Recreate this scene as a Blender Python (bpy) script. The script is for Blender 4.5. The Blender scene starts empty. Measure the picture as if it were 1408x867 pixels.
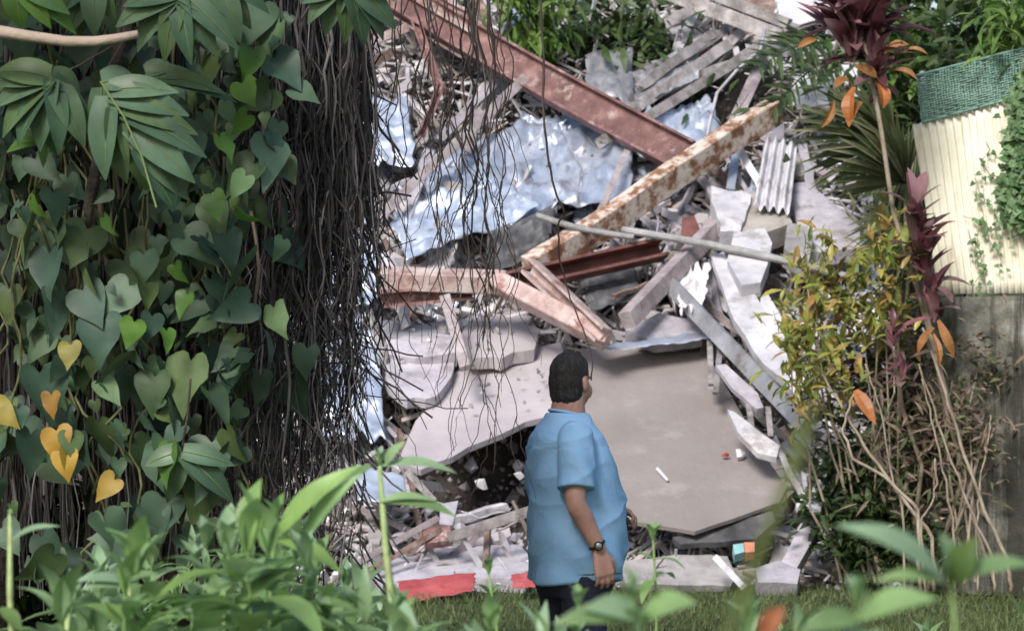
import bpy, bmesh, math, random
import numpy as np
from mathutils import Vector, Matrix, noise
R = math.radians
V = Vector
scn = bpy.context.scene
col = scn.collection
random.seed(7)

# ------------------------------------------------------------ camera, sky, sun, exposure
F = 3840.0            # focal length in pixels of the 1408 wide photograph
HZ = 518.0            # row of the horizon
CAMZ = 1.6
cam_d = bpy.data.cameras.new('camera'); cam = bpy.data.objects.new('camera', cam_d); col.objects.link(cam)
cam.location = (0, 0, CAMZ); cam.rotation_euler = (R(90), 0, 0)
cam_d.sensor_width = 36; cam_d.lens = F / 1408 * 36
cam_d.shift_y = (HZ - 433.5) / 1408
cam_d.clip_start = 0.1; cam_d.clip_end = 400
cam_d.dof.use_dof = True; cam_d.dof.focus_distance = 11.8; cam_d.dof.aperture_fstop = 6.8
scn.camera = cam

SUN_EL, SUN_AZ = 38, 203          # azimuth from +Y clockwise: behind the camera, to the left
world = bpy.data.worlds.new("World"); scn.world = world; world.use_nodes = True
wn = world.node_tree; bg = wn.nodes['Background']
sky = wn.nodes.new('ShaderNodeTexSky'); sky.sky_type = 'NISHITA'; sky.sun_disc = False
sky.sun_elevation = R(SUN_EL); sky.sun_rotation = R(SUN_AZ); sky.air_density = 1.3; sky.dust_density = 2.0
wn.links.new(sky.outputs[0], bg.inputs[0]); bg.inputs[1].default_value = 0.125
sl = bpy.data.lights.new('sun', 'SUN'); so = bpy.data.objects.new('sun', sl); col.objects.link(so)
sl.energy = 3.3; sl.angle = R(18); sl.color = (1.0, 0.955, 0.90)
sd = V((math.sin(R(SUN_AZ)) * math.cos(R(SUN_EL)), math.cos(R(SUN_AZ)) * math.cos(R(SUN_EL)), math.sin(R(SUN_EL))))
so.rotation_euler = sd.to_track_quat('Z', 'Y').to_euler(); so.location = (-6, -6, 12)
scn.view_settings.view_transform = 'Standard'; scn.view_settings.look = 'None'
scn.view_settings.exposure = 0.30; scn.view_settings.gamma = 1.0
scn.view_settings.use_curve_mapping = False

# ------------------------------------------------------------ helpers
def P(px, py, d):
    return V(((px - 704) * d / F, d, CAMZ - (py - HZ) * d / F))

_RY = [-400, -100, 0, 150, 300, 480, 650, 790, 830]
_RD = [33, 29.2, 28, 26.5, 25, 23.5, 22.3, 21.5, 21.1]
def RD(py): return float(np.interp(py, _RY, _RD))
def Q(px, py, off=0.0): return P(px, py, RD(py) + off)

def tag(o, label=None, cat=None, group=None, kind=None):
    if label: o['label'] = label
    if cat: o['category'] = cat
    if group: o['group'] = group
    if kind: o['kind'] = kind
    return o

def empty(name, loc=(0, 0, 0), rz=0):
    o = bpy.data.objects.new(name, None); col.objects.link(o)
    o.location = loc; o.rotation_euler = (0, 0, rz); o.empty_display_size = .1
    return o

class MB:
    def __init__(s): s.v = []; s.f = []
    def add(s, vs, fs):
        b = len(s.v); s.v.extend([tuple(v) for v in vs]); s.f.extend([tuple(i + b for i in f) for f in fs])
    def box(s, c, sx, sy, sz, rot=None):
        vs = [V((x * sx / 2, y * sy / 2, z * sz / 2)) for x in (-1, 1) for y in (-1, 1) for z in (-1, 1)]
        if rot: vs = [rot @ v for v in vs]
        s.add([v + V(c) for v in vs], [(0, 1, 3, 2), (4, 6, 7, 5), (0, 4, 5, 1), (2, 3, 7, 6), (0, 2, 6, 4), (1, 5, 7, 3)])
    def tube(s, pts, rad, n=6, cap=True, flat=1.0):
        pts = [V(p) for p in pts]
        if not hasattr(rad, '__len__'): rad = [rad] * len(pts)
        ref = V((0.31, 0.17, 0.93)); vs = []
        for i, p in enumerate(pts):
            t = (pts[min(i + 1, len(pts) - 1)] - pts[max(i - 1, 0)])
            if t.length < 1e-9: t = V((0, 0, 1))
            t.normalize()
            a = t.cross(ref)
            if a.length < .05: a = t.cross(V((1, 0, 0)))
            a.normalize(); b = t.cross(a)
            for k in range(n):
                th = 2 * math.pi * k / n
                vs.append(p + (a * math.cos(th) + b * math.sin(th) * flat) * rad[i])
        fs = [(i * n + k, i * n + (k + 1) % n, (i + 1) * n + (k + 1) % n, (i + 1) * n + k) for i in range(len(pts) - 1) for k in range(n)]
        if cap: fs += [tuple(range(n))[::-1], tuple((len(pts) - 1) * n + k for k in range(n))]
        s.add(vs, fs)
    def blade(s, A, B, w, nrm=None, arc=0.0, n=5, fold=.15, prof=None, wob=0):
        A = V(A); B = V(B); d = B - A; L = d.length
        if L < 1e-6: return
        if nrm is None: nrm = V((0, -1, .5))
        nrm = V(nrm); t0 = d.normalized(); nrm = nrm - t0 * nrm.dot(t0)
        if nrm.length < 1e-3: nrm = t0.orthogonal()
        nrm.normalize(); side = t0.cross(nrm).normalized(); vs = []; fs = []
        ph = random.uniform(0, 6)
        for i in range(n + 1):
            t = i / n
            ww = w * (prof(t) if prof else math.sin(math.pi * min(1, .06 + .94 * t) ** .8) ** .9 if t < 1 else 0) / 2
            ww = max(ww, w * .02)
            c = A + d * t + nrm * (arc * L * math.sin(math.pi * t * .95)) + side * (wob * L * math.sin(ph + 5 * t))
            vs += [c - side * ww + nrm * ww * fold, c, c + side * ww + nrm * ww * fold]
        for i in range(n):
            k = i * 3
            fs += [(k, k + 1, k + 4, k + 3), (k + 1, k + 2, k + 5, k + 4)]
        s.add(vs, fs)
    def heart(s, A, direction, nrm, size, fold=.25, droop=.25):
        d = V(direction).normalized(); nrm = V(nrm); nrm = (nrm - d * nrm.dot(d))
        if nrm.length < 1e-3: nrm = d.orthogonal()
        nrm.normalize(); side = d.cross(nrm)
        out = [(0, 0), (.12, -.14), (.27, -.18), (.41, -.13), (.51, .02), (.5, .22), (.41, .42), (.27, .62), (.13, .8), (0, 1)]
        m = len(out); wv = random.uniform(0, 6); wa = random.uniform(.02, .09); sk = random.gauss(0, .16)
        mids = []
        for (x, y) in out:
            yy = max(y, 0); mids.append(V(A) + (d * yy + side * sk * yy * yy - nrm * (droop * yy * yy)) * size)
        vs = list(mids); fs = []
        for sg in (-1, 1):
            sc_ = random.uniform(.78, 1.05); b = len(vs)
            for (x, y) in out[1:-1]:
                x *= sc_
                vs.append(V(A) + (side * (sg * x + sk * max(0, y) ** 2) + d * y + nrm * (fold * x - droop * y * y - .3 * x * x + wa * math.sin(wv + y * 9 + sg * 2) * min(1, x * 3))) * size)
            e = [0] + [b + q for q in range(m - 2)] + [m - 1]
            for q in range(m - 1):
                f = []
                for w_ in (q, e[q], e[q + 1], q + 1):
                    if w_ not in f: f.append(w_)
                if len(f) > 2: fs.append(tuple(f) if sg < 0 else tuple(f[::-1]))
        s.add(vs, fs)
    def build(s, name, mat, parent=None, smooth=False, local=None, origin=None):
        """one mesh object; a top-level one gets its origin at the middle of its foot"""
        me = bpy.data.meshes.new(name)
        vs = [V(v) for v in s.v]
        loc = V((0, 0, 0))
        if parent is None:
            if origin is not None: loc = V(origin)
            elif vs:
                a = np.array([tuple(v) for v in vs]); lo, hi = a.min(0), a.max(0)
                loc = V(((lo[0] + hi[0]) / 2, (lo[1] + hi[1]) / 2, lo[2]))
        elif local is None:
            loc = V((0, 0, 0)); off = parent.matrix_world_loc if hasattr(parent, 'matrix_world_loc') else wloc(parent)
            vs = [v - off for v in vs]
        if parent is None: vs = [v - loc for v in vs]
        me.from_pydata([tuple(v) for v in vs], [], s.f)
        me.materials.append(mat)
        if smooth: me.polygons.foreach_set('use_smooth', [True] * len(me.polygons))
        me.update()
        o = bpy.data.objects.new(name, me); col.objects.link(o)
        if parent is not None: o.parent = parent
        else: o.location = loc
        return o

def wloc(o):
    l = V(o.location)
    while o.parent: o = o.parent; l += V(o.location)
    return l

def copy_tree(o, parent=None):
    c = o.copy(); col.objects.link(c); c.parent = parent
    for ch in [x for x in bpy.data.objects if x.parent == o]: copy_tree(ch, c)
    return c

def solid(o, t, bev=0):
    m = o.modifiers.new('solid', 'SOLIDIFY'); m.thickness = t; m.offset = -1
    if bev:
        b = o.modifiers.new('bev', 'BEVEL'); b.width = bev; b.segments = 1; b.limit_method = 'ANGLE'
    return o

# ------------------------------------------------------------ materials
def ramp(nt, stops, interp='LINEAR'):
    r = nt.nodes.new('ShaderNodeValToRGB'); e = r.color_ramp; e.interpolation = interp
    while len(e.elements) < len(stops): e.elements.new(.5)
    for i, (p, c) in enumerate(stops):
        e.elements[i].position = p; e.elements[i].color = (c[0], c[1], c[2], 1)
    return r

def M(name, cols, scale=5, rough=.75, metal=0.0, bump=.3, bscale=40, stain=None, var=.15, stretch=(1, 1, 1), spec=.4, sharp=0, streak=None):
    m = bpy.data.materials.new(name); m.use_nodes = True; nt = m.node_tree; N = nt.nodes; L = nt.links
    bs = N['Principled BSDF']
    tc = N.new('ShaderNodeTexCoord'); oi = N.new('ShaderNodeObjectInfo')
    mul = N.new('ShaderNodeMath'); mul.operation = 'MULTIPLY'; mul.inputs[1].default_value = 61.0; L.new(oi.outputs['Random'], mul.inputs[0])
    va = N.new('ShaderNodeVectorMath'); va.operation = 'ADD'; L.new(tc.outputs['Object'], va.inputs[0]); L.new(mul.outputs[0], va.inputs[1])
    mp = N.new('ShaderNodeMapping'); mp.inputs['Scale'].default_value = stretch; L.new(va.outputs[0], mp.inputs[0])
    n1 = N.new('ShaderNodeTexNoise'); n1.inputs['Scale'].default_value = scale; n1.inputs['Detail'].default_value = 7; n1.inputs['Roughness'].default_value = .65
    L.new(mp.outputs[0], n1.inputs['Vector'])
    k = len(cols)
    lo, hi = (.36, .66) if not sharp else (.5 - sharp, .5 + sharp)
    r1 = ramp(nt, [(lo + (hi - lo) * i / max(1, k - 1), c) for i, c in enumerate(cols)])
    L.new(n1.outputs[0], r1.inputs[0]); out = r1.outputs[0]
    def mixin(color, amount, sc, st, thr):
        nonlocal out
        mp2 = N.new('ShaderNodeMapping'); mp2.inputs['Scale'].default_value = st; mp2.inputs['Location'].default_value = (3, 7, 1); L.new(va.outputs[0], mp2.inputs[0])
        n2 = N.new('ShaderNodeTexNoise'); n2.inputs['Scale'].default_value = sc; n2.inputs['Detail'].default_value = 9; n2.inputs['Roughness'].default_value = .7
        L.new(mp2.outputs[0], n2.inputs['Vector'])
        r2 = ramp(nt, [(thr, (0, 0, 0)), (thr + .1, (amount,) * 3)]); L.new(n2.outputs[0], r2.inputs[0])
        mx = N.new('ShaderNodeMixRGB'); L.new(r2.outputs[0], mx.inputs[0]); L.new(out, mx.inputs[1]); mx.inputs[2].default_value = (*color, 1)
        out = mx.outputs[0]
    if stain: mixin(stain[0], stain[1], stain[2], (1, 1, 1), stain[3] if len(stain) > 3 else .52)
    if streak: mixin(streak[0], streak[1], streak[2], (1, 1, .06), streak[3] if len(streak) > 3 else .5)
    if var:
        hs = N.new('ShaderNodeHueSaturation'); mr = N.new('ShaderNodeMapRange')
        mr.inputs['To Min'].default_value = 1 - var; mr.inputs['To Max'].default_value = 1 + var
        L.new(oi.outputs['Random'], mr.inputs[0]); L.new(mr.outputs[0], hs.inputs['Value']); L.new(out, hs.inputs['Color']); out = hs.outputs[0]
    L.new(out, bs.inputs['Base Color'])
    bs.inputs['Roughness'].default_value = rough; bs.inputs['Metallic'].default_value = metal; bs.inputs['Specular IOR Level'].default_value = spec
    if bump:
        n3 = N.new('ShaderNodeTexNoise'); n3.inputs['Scale'].default_value = bscale; n3.inputs['Detail'].default_value = 6; L.new(mp.outputs[0], n3.inputs['Vector'])
        ad = N.new('ShaderNodeMath'); ad.operation = 'ADD'; L.new(n3.outputs[0], ad.inputs[0]); L.new(n1.outputs[0], ad.inputs[1])
        bp = N.new('ShaderNodeBump'); bp.inputs['Strength'].default_value = bump; bp.inputs['Distance'].default_value = .02
        L.new(ad.outputs[0], bp.inputs['Height']); L.new(bp.outputs[0], bs.inputs['Normal'])
    return m

def LEAF(name, cols, rough=.45, trans=.25, scale=9, spec=.4):
    """foliage: each leaf picks its own tone from the list"""
    m = bpy.data.materials.new(name); m.use_nodes = True; nt = m.node_tree; N = nt.nodes; L = nt.links
    bs = N['Principled BSDF']; out = N['Material Output']
    g = N.new('ShaderNodeNewGeometry'); tc = N.new('ShaderNodeTexCoord')
    k = len(cols); r = ramp(nt, [(i / max(1, k - 1) if k > 1 else 0, c) for i, c in enumerate(cols)]); L.new(g.outputs['Random Per Island'], r.inputs[0])
    n = N.new('ShaderNodeTexNoise'); n.inputs['Scale'].default_value = scale; n.inputs['Detail'].default_value = 4; L.new(tc.outputs['Object'], n.inputs['Vector'])
    mr = N.new('ShaderNodeMapRange'); mr.inputs['From Min'].default_value = .3; mr.inputs['From Max'].default_value = .7
    mr.inputs['To Min'].default_value = .7; mr.inputs['To Max'].default_value = 1.3; L.new(n.outputs[0], mr.inputs[0])
    hs = N.new('ShaderNodeHueSaturation'); L.new(mr.outputs[0], hs.inputs['Value']); L.new(r.outputs[0], hs.inputs['Color'])
    L.new(hs.outputs[0], bs.inputs['Base Color']); bs.inputs['Roughness'].default_value = rough; bs.inputs['Specular IOR Level'].default_value = spec
    tr = N.new('ShaderNodeBsdfTranslucent'); L.new(hs.outputs[0], tr.inputs[0])
    mx = N.new('ShaderNodeMixShader'); mx.inputs[0].default_value = trans
    L.new(bs.outputs[0], mx.inputs[1]); L.new(tr.outputs[0], mx.inputs[2]); L.new(mx.outputs[0], out.inputs['Surface'])
    return m

m_soil = M('gap_shaded_soil', [(.02, .016, .014), (.05, .042, .038), (.12, .10, .095)], scale=3, rough=.95, bump=.8, var=0)  # soil tone darkened to carry the shade of deep gaps between pieces
m_conc = M('pale_concrete', [(.28, .265, .30), (.40, .38, .43), (.50, .48, .53)], scale=3, rough=.85, stain=((.2, .18, .18), .75, 2.4, .52))
m_white = M('white_plaster', [(.46, .45, .50), (.60, .59, .64), (.72, .71, .74)], scale=3, rough=.8, stain=((.28, .25, .24), .7, 3, .53))
m_grey = M('grey_concrete', [(.2, .19, .2), (.3, .285, .29), (.38, .36, .37)], scale=4, rough=.9, stain=((.1, .09, .09), .6, 3, .56))
m_tan = M('grey_tan_concrete', [(.22, .2, .18), (.31, .285, .265), (.37, .345, .325)], scale=4, rough=.9, stain=((.14, .12, .11), .5, 3, .57))
m_panel = M('beige_wall_panel', [(.225, .198, .192), (.25, .222, .215), (.28, .25, .24)], scale=1.3, rough=.8, bump=.3, bscale=25, stain=((.34, .31, .31), .6, 2.6, .55), var=0, streak=((.17, .16, .16), .35, 9, .62))
m_panel2 = M('pale_lavender_slab', [(.35, .32, .35), (.41, .375, .40), (.46, .425, .45)], scale=1.6, rough=.8, bump=.15, stain=((.33, .30, .32), .6, 2, .54), var=0)
m_red = M('rusty_red_steel', [(.11, .055, .053), (.18, .09, .088), (.30, .18, .172)], scale=5, rough=.7, stain=((.50, .40, .39), .8, 4, .55), var=.1)
m_pink = M('faded_pink_steel', [(.30, .2, .19), (.44, .33, .315), (.54, .47, .455)], scale=5, rough=.75, stain=((.22, .09, .07), .8, 4, .53), var=.1)
m_dkred = M('dark_red_steel', [(.09, .035, .032), (.15, .06, .052), (.2, .085, .075)], scale=5, rough=.7, stain=((.3, .2, .18), .5, 6, .62), var=.05)
m_peel = M('peeling_cream_rust', [(.17, .085, .05), (.32, .18, .12), (.54, .46, .40), (.60, .53, .48)], scale=7, rough=.8, sharp=.1, stain=((.16, .085, .055), .85, 12, .56), var=0)
m_wood = M('weathered_timber', [(.16, .145, .145), (.27, .25, .255), (.40, .37, .385)], scale=7, rough=.9, stretch=(1, 1, 1), stain=((.08, .065, .06), .7, 6, .57), var=.25)
m_wood2 = M('brown_timber', [(.12, .075, .06), (.22, .15, .13), (.34, .26, .24)], scale=7, rough=.9, stain=((.06, .04, .03), .7, 6, .57), var=.25)
m_mauve = M('mauve_grey_timber', [(.24, .2, .215), (.34, .29, .305), (.43, .38, .39)], scale=6, rough=.85, stain=((.13, .1, .1), .6, 5, .57), var=.12)
m_tin = M('crumpled_blue_silver_tin', [(.40, .47, .62), (.55, .62, .76), (.72, .76, .85)], scale=2.2, rough=.38, metal=.55, bump=.25, bscale=14, stain=((.33, .30, .33), .6, 2.5, .55), var=.1, spec=.5)
m_tingrey = M('dull_grey_tin', [(.2, .2, .215), (.32, .32, .34), (.45, .45, .48)], scale=3, rough=.5, metal=.5, bump=.2, stain=((.16, .1, .075), .7, 3, .56), var=.2)
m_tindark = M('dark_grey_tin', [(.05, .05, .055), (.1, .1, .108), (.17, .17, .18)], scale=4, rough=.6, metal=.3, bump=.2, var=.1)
m_pipe = M('grey_pipe', [(.2, .2, .205), (.28, .28, .285), (.36, .36, .36)], scale=6, rough=.55, metal=.3, var=.1)
m_cloth = M('red_plastic_sheet', [(.34, .05, .06), (.44, .08, .085), (.5, .14, .14)], scale=3, rough=.5, var=0)
m_fence = M('cream_corrugated_sheet', [(.72, .68, .54), (.80, .77, .64), (.86, .84, .73)], scale=2, rough=.6, bump=.1, streak=((.36, .25, .14), .7, 7, .6), var=.06)
m_mesh = M('green_mesh_plastic', [(.15, .27, .23), (.2, .34, .29), (.26, .41, .35)], scale=5, rough=.6, var=0)
m_wall = M('stained_concrete_wall', [(.07, .07, .058), (.2, .2, .17), (.40, .39, .36)], scale=3.2, rough=.95, bump=.5, streak=((.028, .028, .022), .9, 3.5, .47), stain=((.04, .05, .03), .6, 4, .56), var=0)
m_bark = M('dark_bark', [(.022, .017, .014), (.05, .04, .034), (.1, .082, .07)], scale=8, rough=.95, bump=.8, var=.2)
m_root = M('hanging_root', [(.02, .015, .013), (.045, .035, .031), (.11, .09, .082)], scale=3, rough=.9, bump=0, var=.3)
m_rootpale = M('pale_root', [(.17, .12, .09), (.27, .2, .16), (.34, .27, .22)], scale=6, rough=.85, bump=.2, var=.1)
m_palestem = M('pale_woody_stem', [(.2, .16, .12), (.32, .265, .205), (.42, .36, .29)], scale=7, rough=.85, bump=.2, var=.2)
m_stick = M('pale_cut_branch', [(.36, .28, .23), (.46, .37, .31)], scale=6, rough=.8, var=0)
m_stem = M('green_stem', [(.14, .24, .07), (.22, .33, .11)], scale=6, rough=.6, bump=.1, var=.15)
m_ground = M('grassy_earth', [(.03, .035, .015), (.055, .075, .028), (.10, .11, .05)], scale=1.2, rough=1, bump=.5, var=0, stain=((.12, .1, .075), .5, 2, .56))
l_vine = LEAF('heart_leaf_green', [(.018, .04, .026), (.034, .07, .045), (.065, .115, .065), (.11, .18, .12), (.04, .075, .03), (.095, .14, .045), (.05, .10, .07), (.02, .04, .025), (.14, .22, .11)], rough=.5, trans=.1, spec=.35)
l_vinelt = LEAF('heart_leaf_light', [(.07, .16, .03), (.12, .24, .04), (.09, .2, .07)], rough=.45, trans=.3)
l_yellow = LEAF('yellowed_leaf', [(.36, .2, .03), (.42, .27, .04), (.24, .22, .04), (.3, .14, .03)], rough=.5, trans=.3)
l_lobed = LEAF('lobed_leaf_green', [(.05, .10, .06), (.08, .145, .09), (.11, .17, .10), (.08, .135, .055)], rough=.42, trans=.15, spec=.3)
l_weed = LEAF('weed_leaf', [(.14, .23, .10), (.2, .32, .13), (.27, .40, .18), (.23, .35, .22), (.17, .28, .08), (.09, .15, .05)], rough=.38, trans=.3)
l_weedlt = LEAF('weed_leaf_bright', [(.24, .39, .11), (.2, .34, .14), (.27, .42, .18)], rough=.42, trans=.35)
l_dark = LEAF('dark_tree_leaf', [(.018, .034, .013), (.034, .062, .02), (.055, .092, .028), (.075, .115, .04)], rough=.5, trans=.2)
l_mid = LEAF('mid_tree_leaf', [(.07, .14, .03), (.12, .21, .045), (.18, .28, .065)], rough=.45, trans=.3)
l_palm = LEAF('palm_leaflet', [(.05, .075, .03), (.09, .12, .055), (.18, .2, .10), (.3, .3, .2)], rough=.35, trans=.2)
l_burg = LEAF('burgundy_blade', [(.07, .025, .035), (.13, .05, .065), (.28, .11, .135), (.18, .11, .115), (.36, .2, .22), (.06, .03, .035)], rough=.38, trans=.25)
l_orange = LEAF('orange_dying_blade', [(.46, .15, .035), (.38, .15, .05)], rough=.45, trans=.3)
l_croton = LEAF('croton_leaf', [(.08, .14, .03), (.26, .29, .06), (.44, .38, .10), (.18, .25, .05), (.36, .2, .07), (.32, .34, .12), (.1, .12, .04)], rough=.4, trans=.3)
l_brown = LEAF('dead_brown_leaf', [(.07, .05, .035), (.14, .10, .07), (.24, .17, .13), (.06, .085, .035), (.11, .14, .05), (.2, .13, .12), (.3, .25, .18)], rough=.7, trans=.15)
l_root = LEAF('root_strand', [(.025, .022, .024), (.06, .054, .056), (.035, .031, .033), (.11, .10, .10), (.05, .045, .047), (.26, .24, .25), (.03, .026, .027)], rough=.85, trans=0, scale=3, spec=.2)
l_crumb = LEAF('concrete_crumb', [(.1, .09, .085), (.25, .235, .24), (.42, .4, .42), (.16, .13, .11), (.6, .58, .62), (.09, .06, .05)], rough=.9, trans=0, scale=5, spec=.2)
l_sliver = LEAF('pale_splinter', [(.5, .48, .5), (.62, .6, .64), (.3, .28, .29), (.42, .38, .37), (.2, .15, .13), (.7, .69, .72)], rough=.9, trans=0, scale=5, spec=.2)
l_tan = LEAF('tan_dying_blade', [(.25, .15, .09), (.33, .15, .05), (.2, .11, .065)], rough=.5, trans=.25)
l_grass = LEAF('grass_blade', [(.07, .10, .03), (.11, .15, .05), (.17, .19, .08)], rough=.6, trans=.3)
# ------------------------------------------------------------ ground, hill, rubble mound
def mound_h(x, y):
    d = y - 0.5
    h = float(np.interp(d, [20.6, 21.5, 22.3, 23.5, 25, 26.5, 28, 30, 34, 38], [-.3, .05, .83, 1.83, 3.0, 4.1, 5.3, 5.4, 2.6, -.3]))
    lf = min(1, max(0, (x + 6.5) / 2.2)); rt = min(1, max(0, (5.2 - x) / 2.0))
    lf = lf * lf * (3 - 2 * lf); rt = rt * rt * (3 - 2 * rt)
    h = h * lf * rt
    # the hollow under the tilted slab, and a dip where the bush grows
    e = math.exp(-((x + .35) / .75) ** 2 - ((y - 22.7) / .75) ** 2); h -= 1.0 * e
    e = math.exp(-((x - .7) / 1.1) ** 2 - ((y - 27.6) / 1.2) ** 2); h -= 1.2 * e
    e = math.exp(-((x - 2.1) / .55) ** 2 - ((y - 27.6) / .8) ** 2); h -= .9 * e
    if h > .05:
        p = V((x, y, 3)); h += .16 * noise.noise(p * 1.7) + .10 * noise.noise(p * 5) + .05 * noise.noise(p * 13)
    return h
mb = MB(); nx, ny = 230, 260
for j in range(ny + 1):
    y = 21.2 + 17.5 * (j / ny) ** 1.35
    for i in range(nx + 1):
        x = -7 + 12.6 * i / nx; mb.v.append((x, y, mound_h(x, y)))
w_ = nx + 1
mb.f = [(j * w_ + i, j * w_ + i + 1, (j + 1) * w_ + i + 1, (j + 1) * w_ + i) for j in range(ny) for i in range(nx)]
tag(mb.build('rubble_mound', m_soil, smooth=True), kind='structure')

mb = MB(); n = 150
for j in range(n + 1):
    for i in range(n + 1):
        x = -120 + 240 * i / n; y = -40 + 220 * j / n
        z = .05 * noise.noise(V((x, y, 0)) * .25)
        if y > 40: z += 12 * (1 - math.exp(-((y - 40) / 22) ** 2))
        mb.v.append((x, y, z - .02))
mb.f = [(j * (n + 1) + i, j * (n + 1) + i + 1, (j + 1) * (n + 1) + i + 1, (j + 1) * (n + 1) + i) for j in range(n) for i in range(n)]
tag(mb.build('ground', m_ground, smooth=True), kind='structure')

# ------------------------------------------------------------ builders for the debris
def plane_fit(pts):
    ps = [Q(*p) for p in pts]
    A = np.array([[p.x, p.z, 1] for p in ps]); b = np.array([p.y for p in ps])
    A2 = np.vstack([A, [[.02, 0, 0], [0, .02, 0]]]); b2 = np.concatenate([b, [0, 0]])
    return np.linalg.lstsq(A2, b2, rcond=None)[0]
def on_plane(pl, px, py):
    a, b, c = pl; u = (px - 704) / F; w = (py - HZ) / F
    return P(px, py, (b * CAMZ + c) / (1 - a * u + b * w))

def slab(name, pts, thick, mat, label, cat, jag=2.5, step=22, off=0, group=None):
    pts = [(p[0], p[1], (p[2] if len(p) > 2 else 0) + off) for p in pts]
    pl = plane_fit(pts); out = []
    for i, p in enumerate(pts):
        q = pts[(i + 1) % len(pts)]; L = math.hypot(q[0] - p[0], q[1] - p[1]); k = max(1, int(L / step))
        for s in range(k):
            t = s / k; j = jag if s else jag * .3
            out.append(on_plane(pl, p[0] + (q[0] - p[0]) * t + random.gauss(0, j) * .6, p[1] + (q[1] - p[1]) * t + random.gauss(0, j) * .6))
    a, b, c = pl; nb = V((-a, 1, -b)).normalized()
    m = len(out); o = MB()
    o.v = out + [v + nb * thick * random.uniform(.92, 1.05) + V((0, 0, -thick * .1)) for v in out]
    o.f = [tuple(range(m)), tuple(range(2 * m - 1, m - 1, -1))] + [(i, m + i, m + (i + 1) % m, (i + 1) % m) for i in range(m)]
    ob = o.build(name, mat)
    bm = bmesh.new(); bm.from_mesh(ob.data)
    bmesh.ops.triangulate(bm, faces=[f for f in bm.faces if len(f.verts) > 4]); bmesh.ops.recalc_face_normals(bm, faces=bm.faces)
    bm.to_mesh(ob.data); bm.free()
    return tag(ob, label, cat, group)

def prof(kind, w, h):
    t = min(.018, w * .16) if kind in 'IC' else 0
    if kind == 'I':
        f = t * 1.3; b = w * .55
        return [(-w/2, -b/2), (-w/2 + f, -b/2), (-w/2 + f, -t/2), (w/2 - f, -t/2), (w/2 - f, -b/2), (w/2, -b/2),
                (w/2, b/2), (w/2 - f, b/2), (w/2 - f, t/2), (-w/2 + f, t/2), (-w/2 + f, b/2), (-w/2, b/2)]
    if kind == 'C':
        f = t * 1.4; b = h
        return [(-w/2, -b/2), (-w/2 + f, -b/2), (-w/2 + f, b/2 - t), (w/2 - f, b/2 - t), (w/2 - f, -b/2), (w/2, -b/2), (w/2, b/2), (-w/2, b/2)]
    if kind == 'O': return [(w/2 * math.cos(a * math.pi / 5), w/2 * math.sin(a * math.pi / 5)) for a in range(10)]
    c = min(w, h) * .06
    return [(-w/2 + c, -h/2), (w/2 - c, -h/2), (w/2, -h/2 + c), (w/2, h/2 - c), (w/2 - c, h/2), (-w/2 + c, h/2), (-w/2, h/2 - c), (-w/2, -h/2 + c)]

def beam_mb(o, A, B, kind, w, h, roll=0, bend=0, n=8, rag=0, wob=0):
    A = V(A); B = V(B); t = (B - A).normalized(); L = (B - A).length
    view = ((A + B) / 2 - V((0, 0, CAMZ))).normalized()
    s = t.cross(view).normalized(); nn = s.cross(t).normalized()       # s: seen width, nn: towards / away
    if nn.dot(view) < 0: nn = -nn
    q = Matrix.Rotation(roll, 3, t); s = q @ s; nn = q @ nn
    pr = prof(kind, w, h); m = len(pr); vs = []
    for i in range(n + 1):
        u = i / n; c = A + (B - A) * u + s * bend * L * math.sin(math.pi * u) + s * wob * noise.noise(V((u * 4, L, w * 9))) + nn * wob * noise.noise(V((L, u * 4, w * 9)))
        for (a, b) in pr:
            v = c + s * a + nn * b
            if rag and i in (0, n): v += t * random.uniform(-rag, rag)
            vs.append(v)
    fs = [(i * m + k, i * m + (k + 1) % m, (i + 1) * m + (k + 1) % m, (i + 1) * m + k) for i in range(n) for k in range(m)]
    fs += [tuple(range(m))[::-1], tuple(n * m + k for k in range(m))]
    o.add(vs, fs)

def beam(name, a, b, kind, wpx, mat, label, cat, hpx=None, roll=0, bend=0, rag=0, wob=0, group=None, n=10):
    A = Q(*a); B = Q(*b); sc = (A.y + B.y) / 2 / F
    o = MB(); beam_mb(o, A, B, kind, wpx * sc, (hpx or wpx * .6) * sc, roll, bend, n, rag, wob)
    ob = o.build(name, mat)
    bm = bmesh.new(); bm.from_mesh(ob.data); bmesh.ops.triangulate(bm, faces=[f for f in bm.faces if len(f.verts) > 4])
    bmesh.ops.recalc_face_normals(bm, faces=bm.faces); bm.to_mesh(ob.data); bm.free()
    return tag(ob, label, cat, group)

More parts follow.
